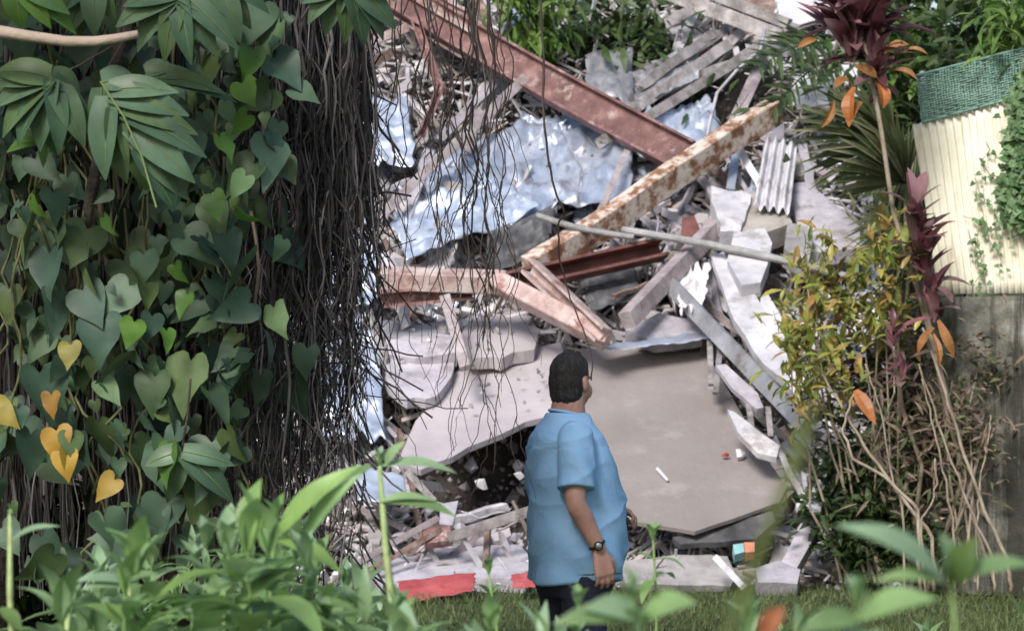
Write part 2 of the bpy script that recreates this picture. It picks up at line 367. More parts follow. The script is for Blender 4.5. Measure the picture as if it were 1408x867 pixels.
def sheet(name, c, mat, label, cat, nu=50, nv=40, crump=.06, corr=None, corr_v=False, fold=0, edge=.03, thick=.004, group=None, smooth=True, freq=2.2, seed=None, facet=False):
    """c = four corners in order (u0v0, u1v0, u1v1, u0v1)"""
    c = [Q(*p) for p in c]; sd_ = random.uniform(0, 90) if seed is None else seed
    nrm = (c[1] - c[0] + c[2] - c[3]).cross(c[3] - c[0] + c[2] - c[1]).normalized()
    if nrm.y > 0: nrm = -nrm
    o = MB(); LU = (c[1] - c[0]).length; LV = (c[3] - c[0]).length
    for j in range(nv + 1):
        for i in range(nu + 1):
            u = i / nu; v = j / nv
            uu = u; vv = v
            if facet and 0 < i < nu and 0 < j < nv: uu += random.uniform(-.36, .36) / nu; vv += random.uniform(-.36, .36) / nv; u, v = uu, vv
            if edge:
                vv = v + edge * (noise.noise(V((u * 7, sd_, 1))) * (1 - v) + noise.noise(V((u * 7, sd_, 5))) * v) * (1 if j in (0, nv) or True else 0)
                uu = u + edge * (noise.noise(V((v * 7, sd_, 9))) * (1 - u) + noise.noise(V((v * 7, sd_, 14))) * u)
            p = (c[0] * (1 - uu) + c[1] * uu) * (1 - vv) + (c[3] * (1 - uu) + c[2] * uu) * vv
            x = V((uu * LU * freq * .6, vv * LV * freq * 1.1 + uu * LU * .4, sd_))
            r = 1 - abs(noise.noise(x)) * 2; r2 = 1 - abs(noise.noise(V((x.x * 4 - x.y * 1.2, x.y * 1.6, 5 + sd_)))) * 2; r3 = abs(noise.noise(V((x.x * 9, x.y * 4, 9))))
            dsp = crump * (r ** 3 * .7 + r2 * abs(r2) * .5 + r3 * .25)
            if corr:
                ph = (vv if corr_v else uu) * corr[0] * 2 * math.pi
                dsp += corr[1] * math.sin(ph + .8 * noise.noise(x * .6))
            if fold: dsp += fold * abs(vv - .5 + .1 * noise.noise(x)) * 2
            o.v.append(p + nrm * dsp)
    w = nu + 1
    o.f = [(j * w + i, j * w + i + 1, (j + 1) * w + i + 1, (j + 1) * w + i) for j in range(nv) for i in range(nu)]
    if facet: o.f = [t for (a, b_, c_, d_) in o.f for t in (((a, b_, c_), (a, c_, d_)) if random.random() < .5 else ((a, b_, d_), (b_, c_, d_)))]
    ob = o.build(name, mat, smooth=smooth)
    solid(ob, thick)
    return tag(ob, label, cat, group)

def chunk(name, c, r, mat, label, cat, group=None, sq=(1, .8, .7), npt=11):
    bm = bmesh.new(); q = Matrix.Rotation(random.uniform(0, 6), 3, V((random.random(), random.random(), random.random() + .1)).normalized())
    for _ in range(npt):
        d = V((random.gauss(0, 1), random.gauss(0, 1), random.gauss(0, 1))).normalized() * random.uniform(.8, 1.1)
        bm.verts.new(q @ V((d.x * sq[0] * r, d.y * sq[1] * r, d.z * sq[2] * r)))
    res = bmesh.ops.convex_hull(bm, input=bm.verts)
    bmesh.ops.delete(bm, geom=[g for g in res['geom_interior'] if isinstance(g, bmesh.types.BMVert)], context='VERTS')
    me = bpy.data.meshes.new(name); bm.to_mesh(me); bm.free(); me.materials.append(mat)
    o = bpy.data.objects.new(name, me); col.objects.link(o); o.location = c
    return tag(o, label, cat, group)

# ------------------------------------------------------------ the big pieces
slab('concrete_slab', [(548, 632, -.5), (572, 578, -.25), (632, 505, .0), (700, 488, .05), (770, 470, .1), (790, 520, 0), (775, 565, -.4), (722, 580, -.5), (665, 606, -.5), (600, 636, -.55), (578, 646, -.55)],
     .045, m_panel2, 'large pale lavender slab tilted over the dark hollow behind the man', 'slab', jag=2.2)
slab('wall_panel', [(800, 478, -.1), (880, 482, -.1), (970, 484, -.1), (1008, 548, -.3), (1046, 618, -.5), (1082, 668, -.7), (1072, 690, -.8), (1010, 712, -.85), (955, 730, -.9), (868, 716, -.85), (800, 660, -.6), (790, 560, -.3)],
     .03, m_panel, 'big smooth beige wall panel leaning on the heap right of the man', 'wall panel', jag=.45)
sheet('tin_flashing', [(828, 478, -.35), (985, 450, -.25), (975, 468, -.5), (838, 484, -.6)], m_tin, 'thin pale blue metal strip lying along the top edge of the beige panel', 'metal strip', crump=.03, nu=30, nv=8)
slab('broken_slab', [(632, 470, -.2), (650, 435, 0), (690, 420, .1), (722, 430, .1), (742, 456, 0), (735, 480, -.2), (690, 492, -.3), (645, 490, -.3)], .1, m_panel2,
     'rounded mauve white slab piece under the left pink beam', 'slab', jag=3, step=12)
slab('broken_slab', [(528, 492, -.25), (585, 478, -.1), (622, 486, -.1), (625, 505, -.2), (600, 545, -.4), (560, 548, -.4), (535, 530, -.4)], .08, m_conc,
     'pale concrete slab just left of the tilted lavender slab', 'slab', jag=3, step=12)
slab('broken_slab', [(522, 440, -.1), (575, 446, -.1), (622, 440, -.1), (622, 456, -.2), (560, 466, -.2), (524, 462, -.2)], .12, m_tingrey,
     'thin grey slab layered below the left end of the pink beam', 'slab', jag=2, step=12)
slab('broken_slab', [(530, 466, -.2), (600, 458, -.2), (630, 462, -.2), (628, 484, -.3), (570, 492, -.3), (528, 486, -.3)], .12, m_conc,
     'whitish slab stacked between grey slab and pale concrete slab', 'slab', jag=2, step=12)
sheet('tin_sheet', [(590, 222, .0), (884, 146, .1), (866, 280, -.25), (580, 346, -.2)], m_tin, 'widest crumpled blue silver roofing sheet below the long red beam', 'roofing sheet', nu=56, nv=22, crump=.15, facet=True, freq=1.3, edge=.05, corr=(10, .012), corr_v=True)
sheet('tin_sheet', [(540, 300, -.2), (690, 250, -.2), (745, 292, -.4), (560, 372, -.45)], m_tin, 'crumpled shiny tin sheet hanging lowest, behind the thin hanging vines', 'roofing sheet', nu=44, nv=26, crump=.14, facet=True, freq=1.6, edge=.06, corr=(7, .012), corr_v=True)
sheet('tin_sheet', [(868, 152, -.1), (960, 132, -.1), (1002, 190, -.35), (880, 225, -.4)], m_tin, 'bulging lavender tin sheet between the two crossing long beams', 'roofing sheet', nu=22, nv=16, crump=.2, facet=True, freq=1.8, edge=.08, fold=-.12)
sheet('tin_sheet', [(806, 84, -.2), (868, 74, -.2), (872, 150, -.5), (806, 140, -.5)], m_tingrey, 'folded silver tin sheet poking up in front of the leafy bush', 'roofing sheet', nu=9, nv=10, crump=.16, facet=True, freq=3, edge=.08)
sheet('tin_sheet', [(848, 108, -.2), (958, 66, -.2), (962, 110, -.5), (850, 158, -.5)], m_tingrey, 'ribbed grey tin sheet under the bundle of grey timbers', 'roofing sheet', nu=70, nv=30, crump=.05, corr=(7, .025), corr_v=True)
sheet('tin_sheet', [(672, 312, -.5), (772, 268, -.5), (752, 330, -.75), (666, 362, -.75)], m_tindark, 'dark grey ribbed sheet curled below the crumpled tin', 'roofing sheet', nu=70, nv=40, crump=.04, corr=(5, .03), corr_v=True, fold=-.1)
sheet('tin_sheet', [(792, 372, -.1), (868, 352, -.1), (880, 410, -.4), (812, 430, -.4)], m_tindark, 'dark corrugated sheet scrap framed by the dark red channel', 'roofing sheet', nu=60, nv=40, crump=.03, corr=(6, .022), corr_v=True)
sheet('tin_sheet', [(488, 640, -.5), (555, 655, -.5), (562, 690, -.65), (492, 692, -.65)], m_tin, 'small bluish white tin sheet low beside the root curtain', 'roofing sheet', nu=24, nv=20, crump=.03)
sheet('tin_sheet', [(690, 8, -.2), (735, 2, -.2), (730, 36, -.4), (684, 40, -.4)], m_tin, 'bluish tin scrap at the very top above the red beam', 'roofing sheet', nu=24, nv=20, crump=.05)
for a, b, l, mt in [((440, 470), (520, 610), 'pale tin sheet glimpsed low through the root curtain', m_tin), ((455, 330), (515, 420), 'pale tin sheet glimpsed high through the root curtain', m_tin), ((470, 150), (560, 230), 'lavender tin sheet near the top beside the root curtain', m_tin)]:
    sheet('tin_sheet', [(a[0], a[1], -.1), (b[0], a[1] - 14, -.1), (b[0] + 10, b[1], -.4), (a[0] - 5, b[1] + 6, -.4)], mt, l, 'roofing sheet', nu=40, nv=40, crump=.1, edge=.1)

# steel and timber
def sb(*a, **k): return beam(*a, **k)
sb('steel_beam', (520, -22, -.7), (945, 218, -.75), 'I', 46, m_red, 'longest rusty red steel beam sloping down from the top of the heap', 'steel beam', roll=-.25, bend=-.008)
sb('steel_beam', (515, -16, -.55), (648, 62, -.6), 'I', 40, m_pink, 'faded pink steel beam doubled behind the top of the longest red beam', 'steel beam', roll=.3)
sb('peeling_beam', (728, 372, -.75), (1066, 152, -.95), 'R', 36, m_peel, 'long cream beam with peeling rust orange paint, pointing up right', 'beam', hpx=26, roll=.55, rag=.02, wob=.02, n=24)
sb('steel_channel', (688, 392, -.85), (912, 342, -.7), 'C', 27, m_dkred, 'dark red steel channel crossing behind the peeling beam end', 'steel beam', hpx=26, roll=-.3)
sb('steel_beam', (520, 382, -.95), (694, 388, -.95), 'R', 26, m_pink, 'pale pink box beam lying level behind the thin hanging vines', 'steel beam', hpx=30, roll=.35, rag=.02)
sb('steel_beam', (520, 412, -.75), (650, 400, -.75), 'C', 24, m_red, 'short red beam tucked below the level pink box beam', 'steel beam', hpx=20)
sb('steel_beam', (680, 386, -1.0), (834, 466, -.85), 'R', 26, m_pink, 'faded pink beam slanting down to the top of the beige panel', 'steel beam', hpx=26, roll=-.4, rag=.02)
sb('steel_beam', (728, 366, -1.05), (830, 462, -1.0), 'C', 24, m_pink, 'short pink channel crossing in front of the dark red channel', 'steel beam', hpx=20, roll=.3)
sb('steel_strut', (572, 30, -.6), (606, 126, -.6), 'C', 13, m_red, 'thin red strut hanging from the top red beam', 'strut', hpx=10)
sb('steel_strut', (606, 118, -.55), (580, 184, -.55), 'C', 12, m_red, 'bent lower end of a thin red strut over the tin', 'strut', hpx=10)
sb('steel_strut', (452, 80, -.4), (560, 38, -.4), 'R', 12, m_pink, 'pale pink strut crossing high beside the root curtain', 'strut')
sb('steel_strut', (598, 0, -.5), (640, 22, -.5), 'C', 18, m_pink, 'short faded pink strut above the red beams at the top edge', 'strut')
sb('timber_post', (722, 108, -.65), (590, 232, -.65), 'R', 14, m_mauve, 'mauve grey timber post propped under the longest red beam', 'timber')
sb('timber_post', (606, 215, -.6), (520, 300, -.6), 'R', 13, m_mauve, 'mauve grey timber slanting behind the hanging vines to the root curtain', 'timber')
sb('timber_post', (862, 440, -.85), (985, 312, -.65), 'R', 24, m_mauve, 'thick mauve grey post right of the dark red channel', 'timber', hpx=20, roll=.5)
sb('timber_post', (1048, 84, -.1), (1006, 176, -.25), 'R', 17, m_mauve, 'brownish flat post standing above the peeling beam', 'timber', hpx=6)
sb('timber_post', (1012, 210, -.3), (1004, 262, -.3), 'R', 12, m_tin, 'short bluish post below the peeling beam', 'timber', hpx=6)
sb('metal_pipe', (856, 316, -1.0), (1180, 384, -1.15), 'O', 11, m_pipe, 'long grey pipe crossing the right half of the heap', 'pipe', bend=.015)
sb('metal_pipe', (738, 296, -1.05), (872, 326, -1.05), 'O', 9, m_pipe, 'thin grey pipe end passing in front of the peeling beam', 'pipe', bend=-.03)
sb('timber_post', (612, 408, -.9), (640, 506, -.9), 'R', 15, m_mauve, 'short grey post below the level pink box beam', 'timber', hpx=8)
sb('timber_post', (862, 208, -.6), (816, 310, -.9), 'R', 9, m_mauve, 'slim lilac lath hanging from the longest red beam', 'timber', hpx=4)
sb('timber_plank', (905, -14, -.5), (1072, 50, -.55), 'R', 20, m_wood, 'long weathered board across the top right of the heap', 'timber', hpx=8, rag=.04)
sb('timber_plank', (945, -20, -.4), (1082, 32, -.45), 'R', 15, m_wood, 'second weathered board just above the long top right board', 'timber', hpx=8, rag=.04)
sb('timber_plank', (914, 34, -.45), (960, 8, -.45), 'R', 14, m_wood, 'short grey board stub under the long top right board', 'timber', hpx=6, rag=.03)
slab('timber_deck', [(985, -20), (1095, -20), (1090, 14), (1052, 26), (1000, 2)], .05, m_wood2, 'dark reddish brown board panel at the top edge of the heap', 'board panel', off=-.2)
for k, (a, b, w, l) in enumerate([((828, 196, -.55), (1046, 62, -.6), 14, 'lowest of the bundled grey timbers above the bulging tin'), ((842, 170, -.5), (1004, 60, -.55), 16, 'middle of the bundled grey timbers above the bulging tin'),
        ((880, 120, -.5), (985, 44, -.5), 14, 'upper bundled grey timber beside the leafy bush'), ((904, 130, -.4), (1050, 68, -.45), 12, 'right hand bundled grey timber ending at the dark gap')]):
    sb('timber_plank', a, b, 'R', w, m_wood, l, 'timber', hpx=8, rag=.06, wob=.03, bend=random.uniform(-.02, .02))
o = MB(); o.tube([Q(1052, 40, -.7), Q(1046, 68, -.7), Q(1012, 98, -.75), Q(986, 128, -.8), Q(976, 168, -.8), Q(970, 200, -.8)], .016, 6)
tag(o.build('bent_rod', m_conc, smooth=True), 'thin bent pale rod hanging in the dark gap at upper right', 'rod')
sheet('white_sheet', [(1090, 112, -.5), (1178, 96, -.5), (1186, 134, -.7), (1096, 152, -.7)], m_white, 'white ridged board sticking out behind the red leaved plant', 'board', nu=40, nv=20, crump=.03, corr=(3, .03), corr_v=True)
slab('white_board', [(1068, 2), (1125, -8), (1150, 18), (1100, 34), (1072, 24)], .05, m_white, 'white board scrap at the top behind the red leaved plant', 'board', off=-.3, jag=3)
sheet('white_sheet', [(1052, 196, -.6), (1096, 204, -.6), (1086, 292, -.9), (1036, 286, -.9)], m_white, 'white corrugated sheet standing upright right of the peeling beam', 'roofing sheet', nu=60, nv=30, crump=.04, corr=(4, .03))
slab('broken_slab', [(1086, 252, -.4), (1110, 250, -.4), (1150, 282, -.5), (1182, 312, -.6), (1184, 342, -.6), (1108, 346, -.7), (1094, 300, -.6)], .12, m_conc, 'smooth lavender white slab half hidden by the palm frond', 'slab', jag=1.5)
slab('broken_slab', [(1022, 268, -.7), (1034, 262, -.7), (1084, 296, -.8), (1090, 306, -.8), (1046, 322, -.85), (1016, 318, -.85)], .18, m_tan, 'grey tan concrete fragment with flat face above the long pipe', 'slab', jag=1.5)
slab('broken_slab', [(1082, 306, -.8), (1108, 310, -.8), (1118, 326, -.85), (1112, 360, -1), (1078, 342, -.95)], .16, m_grey, 'brown grey concrete fragment beside the lavender white slab', 'slab', jag=2)
slab('broken_slab', [(978, 256, -.8), (1002, 262, -.8), (1032, 268, -.8), (1018, 320, -.95), (992, 318, -.95), (984, 288, -.9)], .12, m_white, 'jagged white plaster piece under the peeling beam', 'slab', jag=4, step=9)
slab('broken_slab', [(1008, 322, -.95), (1052, 314, -.95), (1062, 334, -1), (1046, 388, -1.15), (1020, 392, -1.15), (1000, 356, -1.05)], .12, m_white, 'white angular slab crossed by the long pipe', 'slab', jag=2)
slab('white_board', [(1046, 408), (1056, 404), (1092, 468), (1090, 478), (1062, 474), (1044, 430)], .05, m_white, 'narrow white wedge right of the long whitish panel', 'board', off=-.9, jag=1)
slab('whitish_panel', [(978, 352, -.9), (994, 346, -.9), (1022, 384, -.95), (1066, 450, -1), (1112, 530, -1.1), (1094, 542, -1.1), (1050, 500, -1), (1010, 440, -1)], .07, m_white, 'long whitish weathered panel sloping from pipe to croton bush', 'board', jag=2)
sb('timber_plank', (922, 392, -.75), (1106, 584, -1.15), 'R', 23, m_tingrey, 'long straight blue grey plank right of the beige panel', 'timber', hpx=8, roll=.3)
slab('white_board', [(984, 502), (998, 500), (1042, 540), (1050, 560), (1040, 562), (1006, 532)], .04, m_conc, 'thin pale wedge between beige panel and blue grey plank', 'board', off=-.9, jag=1)
slab('white_board', [(1000, 562), (1010, 566), (1046, 594), (1072, 612), (1068, 628), (1042, 622), (1016, 596)], .05, m_white, 'bright white wedge on the right edge of the beige panel', 'board', off=-1.1, jag=1)
for a, b, l in [((976, 470, -.6), (978, 530, -.7), 'first upright stud'), ((992, 458, -.6), (984, 540, -.8), 'second upright stud'), ((1028, 545, -.8), (1034, 590, -.9), 'third upright stud'), ((1056, 560, -.8), (1060, 600, -.9), 'fourth upright stud')]:
    sb('wooden_stud', a, b, 'R', 8, m_wood, 'slim grey stud, the ' + l.split()[0] + ' from the left beside the beige panel', 'timber', hpx=6, rag=.02)
slab('brown_board', [(938, 300), (955, 296), (968, 330), (950, 344), (936, 326)], .05, m_dkred, 'dark brown red plate in the gap below the peeling beam', 'board', off=-.4)
sheet('torn_sheet', [(930, 380, -.6), (975, 372, -.6), (968, 428, -.8), (934, 432, -.8)], m_white, 'torn ragged white sheet right of the thick mauve post', 'sheet', nu=40, nv=30, crump=.08, edge=.2)
slab('broken_slab', [(860, 452), (905, 430), (960, 440), (965, 462), (900, 470)], .1, m_conc, 'pale slab wedge behind the thin blue metal strip', 'slab', off=-.4)
# foot of the heap
slab('flat_slab', [(505, 778, -.35), (560, 762, -.2), (640, 752, -.1), (715, 748, -.1), (735, 772, -.35), (722, 800, -.6), (640, 792, -.6), (560, 800, -.6), (512, 800, -.6)], .1, m_conc, 'flat grey white slab at the foot of the heap above the red sheet', 'slab', jag=2)
sheet('plastic_sheet', [(545, 800, -1.0), (655, 788, -1.0), (650, 816, -1.25), (552, 828, -1.25)], m_cloth, 'crumpled red plastic sheet on the ground left of the man', 'plastic sheet', nu=50, nv=20, crump=.02, edge=.05)
sheet('plastic_sheet', [(702, 794, -.95), (738, 786, -.95), (740, 808, -1.1), (706, 812, -1.1)], m_cloth, 'small red plastic scrap right behind the man', 'plastic sheet', nu=20, nv=12, crump=.04, edge=.1)
sb('timber_plank', (618, 738, -.75), (730, 702, -.75), 'R', 15, m_wood, 'pale grey plank under the tilted slab, left of the man', 'timber', hpx=8, rag=.02)
sb('timber_plank', (486, 776, -.7), (602, 712, -.6), 'R', 9, m_mauve, 'upper slim stick low on the left of the heap', 'timber', hpx=6)
sb('timber_plank', (506, 784, -.75), (606, 728, -.6), 'R', 8, m_wood2, 'lower slim brown stick low on the left of the heap', 'timber', hpx=6)
slab('brick_red_board', [(580, 728), (618, 722), (622, 742), (586, 746)], .06, m_red, 'small red brown board beside the grey plank end', 'board', off=-.6)
sb('timber_plank', (560, 648, -.7), (598, 690, -.7), 'R', 10, m_wood, 'short weathered stick under the slab corner', 'timber', hpx=6)
slab('white_board', [(606, 692), (630, 688), (622, 722), (604, 720)], .04, m_conc, 'small upright pale board at the left of the hollow', 'board', off=-.6)
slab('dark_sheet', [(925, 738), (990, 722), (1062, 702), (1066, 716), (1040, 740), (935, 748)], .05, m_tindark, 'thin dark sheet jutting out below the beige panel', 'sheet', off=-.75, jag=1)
slab('flat_slab', [(850, 770), (930, 762), (1000, 764), (1012, 790), (1004, 806), (860, 800)], .15, m_grey, 'low grey slab on the grass in front of the beige panel', 'slab', off=-.6, jag=2)
sb('white_stick', (984, 766, -1.0), (1022, 806, -1.2), 'R', 9, m_white, 'short white stick leaning on the low grey slab', 'stick', hpx=6)
slab('blue_box', [(1008, 748), (1022, 746), (1024, 758), (1010, 762)], .08, M('light_blue_card', [(.2, .42, .46), (.3, .5, .52)], var=0), 'tiny light blue box under the dark sheet', 'box', off=-.9, jag=.5, step=30)
slab('orange_box', [(1023, 745), (1038, 745), (1038, 758), (1025, 759)], .08, M('orange_card', [(.55, .16, .1), (.65, .3, .2)], var=0), 'tiny orange box beside the light blue box', 'box', off=-.9, jag=.5, step=30)
slab('white_block', [(1112, 698), (1136, 706), (1128, 722), (1096, 780), (1072, 776)], .14, m_conc, 'leaning whitish concrete post stump at the lower right of the heap', 'block', off=-.9, jag=1.5)
slab('white_block', [(1038, 780), (1070, 770), (1100, 782), (1096, 802), (1042, 800)], .15, m_conc, 'low whitish block at the base of the leaning stump', 'block', off=-1.0, jag=1.5)
for pts, l in [([(1094, 694), (1104, 676), (1118, 684), (1130, 692), (1128, 704), (1098, 702)], 'white scrap capping the leaning stump'), ([(1120, 664), (1134, 648), (1146, 660), (1144, 676), (1130, 684), (1116, 676)], 'triangular white scrap in the dark gap by the shrubs'),
               ([(1146, 628), (1158, 618), (1164, 640), (1150, 642)], 'small white triangle high in the dark gap by the shrubs'), ([(1150, 655), (1162, 656), (1160, 674), (1148, 672)], 'small square white scrap beside the triangular one')]:
    slab('white_scrap', pts, .04, m_white, l, 'scrap', off=-1.1, jag=1, step=10)
slab('white_block', [(1216, 788), (1240, 786), (1258, 789), (1256, 800), (1234, 804), (1217, 803)], .1, m_white, 'small white block lying alone on the grass at right', 'block', off=-.7, jag=.8, step=10)
slab('white_block', [(1300, 660), (1316, 652), (1324, 668), (1306, 678)], .08, m_white, 'small white lump caught among the bare shrub stems', 'block', off=-.3, jag=1, step=10)
# litter on the beige panel
pl_ = plane_fit([(800, 478, -.1), (970, 484, -.1), (1082, 668, -.7), (955, 730, -.9), (868, 716, -.85)])
c_ = on_plane(pl_, 1014, 628) + V((0, -.05, .02))
chunk('litter_lump', c_, .07, m_white, 'whitish crumpled lump lying on the beige panel', 'lump')
chunk('litter_lump', c_ + V((-.1, -.0, .0)), .035, m_cloth, 'tiny red scrap beside the lump on the beige panel', 'scrap')
o = MB(); beam_mb(o, on_plane(pl_, 903, 643) + V((0, -.03, 0)), on_plane(pl_, 918, 660) + V((0, -.03, 0)), 'R', .02, .01); tag(o.build('white_chip', m_white), 'thin white chip on the beige panel near the man', 'chip')

# ------------------------------------------------------------ the many smaller pieces
REG = [((380, 520, 60, 330), 'glimpsed high behind the root curtain'), ((380, 520, 330, 760), 'glimpsed low behind the root curtain'),
       ((520, 700, -10, 200), 'between upper red beam and root curtain'), ((520, 700, 200, 470), 'behind the thin hanging vines'),
       ((480, 720, 620, 800), 'at the foot left of the man'), ((700, 900, 180, 360), 'between tin and peeling beam'),
       ((840, 1000, 220, 480), 'around the thick mauve post'), ((930, 1110, -10, 230), 'near the dark gap at upper right'),
       ((970, 1110, 230, 420), 'along the long grey pipe'), ((960, 1150, 400, 640), 'right of the beige panel'),
       ((1020, 1170, 600, 800), 'at the lower right foot'), ((1090, 1210, 200, 480), 'behind the palm and croton bush')]
def filler(x0, x1, y0, y1, where, counts):
    kinds = []
    for k, c in counts.items(): kinds += [k] * c
    for k in kinds:
        px = random.uniform(x0, x1); py = random.uniform(y0, y1); off = random.uniform(-.25, .28)
        if py > 760: off -= .25
        if 565 < px < 1075 and 485 < py < 640: continue
        if 790 < px < 1075 and 640 < py < 740: continue
        if 935 < px < 1062 and 78 < py < 196: continue
        if 590 < px < 690 and 55 < py < 130 and k != 'lump': continue
        if k == 'tin' and 520 < px < 700 and py < 190: k = 'plank'
        if 580 < px < 722 and 636 < py < 712 and k != 'lump': continue
        g = None
        if k == 'plank':
            L = random.uniform(40, 170); a = random.choice([random.gauss(-.7, .35), random.gauss(1.0, .35), random.uniform(0, 3.1)])
            if px > 930 and py > 230: a = random.gauss(.95, .3)
            dx = math.cos(a) * L / 2; dy = math.sin(a) * L / 2; mt, w = random.choice([(m_wood, 'grey'), (m_wood, 'grey'), (m_mauve, 'mauve grey'), (m_wood2, 'brown'), (m_white, 'whitish'), (m_conc, 'whitish'), (m_conc, 'whitish'), (m_white, 'whitish')])
            l = 'narrow %s splintered plank %s' % (w, where)
            sb('broken_plank', (px - dx, py - dy, off + random.gauss(0, .12)), (px + dx, py + dy, off + random.gauss(0, .12)), 'R', random.uniform(5, 15), mt, l, 'plank', hpx=random.uniform(3, 8), roll=random.uniform(-.8, .8), rag=.05, wob=.03, n=6, group=l)
        elif k == 'scrap':
            r = random.uniform(8, 30); m = random.randint(3, 6); a0 = random.uniform(0, 6); st = random.uniform(.35, 1); ro = random.uniform(0, 3)
            pts = []
            for i in range(m):
                a = a0 + 6.283 * i / m + random.uniform(-.3, .3); rr = r * random.uniform(.7, 1.2); ex, ey = rr * math.cos(a), rr * st * math.sin(a)
                pts.append((px + ex * math.cos(ro) - ey * math.sin(ro), py + ex * math.sin(ro) + ey * math.cos(ro), off + random.gauss(0, .1) * (r / 25)))
            mt, w = random.choice([(m_white, 'whitish'), (m_conc, 'whitish'), (m_conc, 'whitish'), (m_panel2, 'whitish'), (m_grey, 'grey'), (m_tan, 'grey')])
            l = 'small flat %s shard %s' % (w, where)
            slab('wall_shard', pts, random.uniform(.02, .09), mt, l, 'shard', jag=2, step=10, group=l)
        elif k == 'tin':
            r = random.uniform(20, 45); a = random.uniform(0, 3.1); ux, uy = math.cos(a) * r, math.sin(a) * r; s = random.uniform(.3, .7); vx, vy = -uy * s, ux * s
            l = 'crumpled scrap of silvery tin %s' % where
            c4 = [(px + i * ux + j * vx, py + i * uy + j * vy, off + random.gauss(0, .1)) for i, j in ((-1, -1), (1, -1), (1, 1), (-1, 1))]
            sheet('tin_scrap', c4, random.choice([m_tin, m_tin, m_tingrey]), l, 'tin scrap', nu=24, nv=14, crump=.09, edge=.2, corr=random.choice([None, (4, .02)]), group=l, freq=3)
        else:
            mt, w = random.choice([(m_white, 'whitish'), (m_conc, 'whitish'), (m_conc, 'whitish'), (m_grey, 'grey')])
            l = 'small broken %s concrete lump %s' % (w, where)
            chunk('concrete_lump', Q(px, py, off + .1), random.uniform(4, 15) * RD(py) / F, mt, l, 'lump', group=l)
cnt = [dict(plank=4, scrap=8, tin=3, lump=4), dict(plank=6, scrap=14, tin=4, lump=8), dict(plank=8, scrap=10, tin=3, lump=6), dict(plank=9, scrap=16, tin=6, lump=14),
       dict(plank=10, scrap=8, tin=1, lump=16), dict(plank=8, scrap=18, tin=5, lump=26), dict(plank=10, scrap=20, tin=4, lump=40), dict(plank=12, scrap=10, tin=3, lump=6),
       dict(plank=18, scrap=24, tin=4, lump=22), dict(plank=34, scrap=30, tin=4, lump=26), dict(plank=8, scrap=14, tin=1, lump=26), dict(plank=6, scrap=12, tin=2, lump=10)]
for (bx, wh), c in zip(REG, cnt): filler(*bx, wh, {k: int(v * {'plank': 1.9, 'scrap': 1.55, 'tin': 1.2, 'lump': 1.3}[k]) for k, v in c.items()})
# loose wires and rods
for k, (pts, l) in enumerate([([(655, 360), (690, 372), (735, 366), (760, 380)], 'thin pale wire curling below the crumpled tin'), ([(880, 262), (905, 300), (900, 350), (925, 372)], 'bent dark wire beside the thick mauve post'),
        ([(770, 180), (800, 230), (790, 290)], 'thin rod leaning on the widest tin sheet'), ([(1000, 430), (1030, 470), (1020, 520), (1045, 560)], 'twisted wire right of the beige panel'),
        ([(560, 700), (600, 690), (660, 712), (700, 700)], 'thin wire strung across the dark hollow'), ([(930, 60), (960, 110), (1000, 128)], 'sagging wire at the upper right timbers'),
        ([(1070, 560), (1090, 600), (1130, 640)], 'pale rod low at the right of the heap'), ([(500, 230), (540, 260), (560, 330)], 'wire beside the root curtain in the upper heap')]):
    o = MB(); pp = [Q(x, y, -.55) for x, y in pts]; pp, _r = [], None
    for i in range(len(pts) - 1):
        for s_ in range(6):
            t = s_ / 6; pp.append(Q(pts[i][0] * (1 - t) + pts[i + 1][0] * t, pts[i][1] * (1 - t) + pts[i + 1][1] * t, -.5 + .05 * math.sin(i + t * 3)) + V((random.gauss(0, .006), 0, random.gauss(0, .006))))
    o.tube(pp, .007 if k % 3 else .011, 5); tag(o.build('loose_wire', [m_tindark, m_conc, m_wood][k % 3], smooth=True), l, 'wire')
# small scraps lying on the open slabs
for _ in range(34):
    px, py = random.uniform(640, 760), random.uniform(500, 560)
    if _ % 2: px, py = random.uniform(540, 730), random.uniform(440, 500)
    chunk('concrete_lump', Q(px, py, -.28 - .3 * (py - 480) / 100), random.uniform(.012, .04), random.choice([m_white, m_grey, m_conc]), 'small loose crumb of concrete on the pale left slabs', 'lump', 'crumbs on the pale left slabs')
# fine crumbs: nobody could count them
mb = MB()
for _ in range(11000):
    px = random.uniform(380, 1200); py = random.uniform(0, 812); r = random.uniform(.008, .04) * random.choice([1, 1, 1.6])
    x = (px - 704) * RD(py) / F; y = RD(py) + .5 + random.uniform(-.25, .1) - (.5 if py > 770 else 0); z = max(mound_h(x, y), .0) + r * .5
    c = V((x, y, z)); q = Matrix.Rotation(random.uniform(0, 6), 3, V((random.random(), random.random(), random.random() + .01)).normalized())
    mb.add([c + q @ (V(v) * r * random.uniform(.6, 1.3)) for v in ((1, 0, 0), (-1, 0, 0), (0, 1, 0), (0, -1, 0), (0, 0, .7), (0, 0, -.7))],
           [(0, 2, 4), (2, 1, 4), (1, 3, 4), (3, 0, 4), (2, 0, 5), (1, 2, 5), (3, 1, 5), (0, 3, 5)])
tag(mb.build('rubble_crumbs', l_crumb), 'fine pale crumbs of broken concrete spread over the whole heap', 'rubble', kind='stuff')

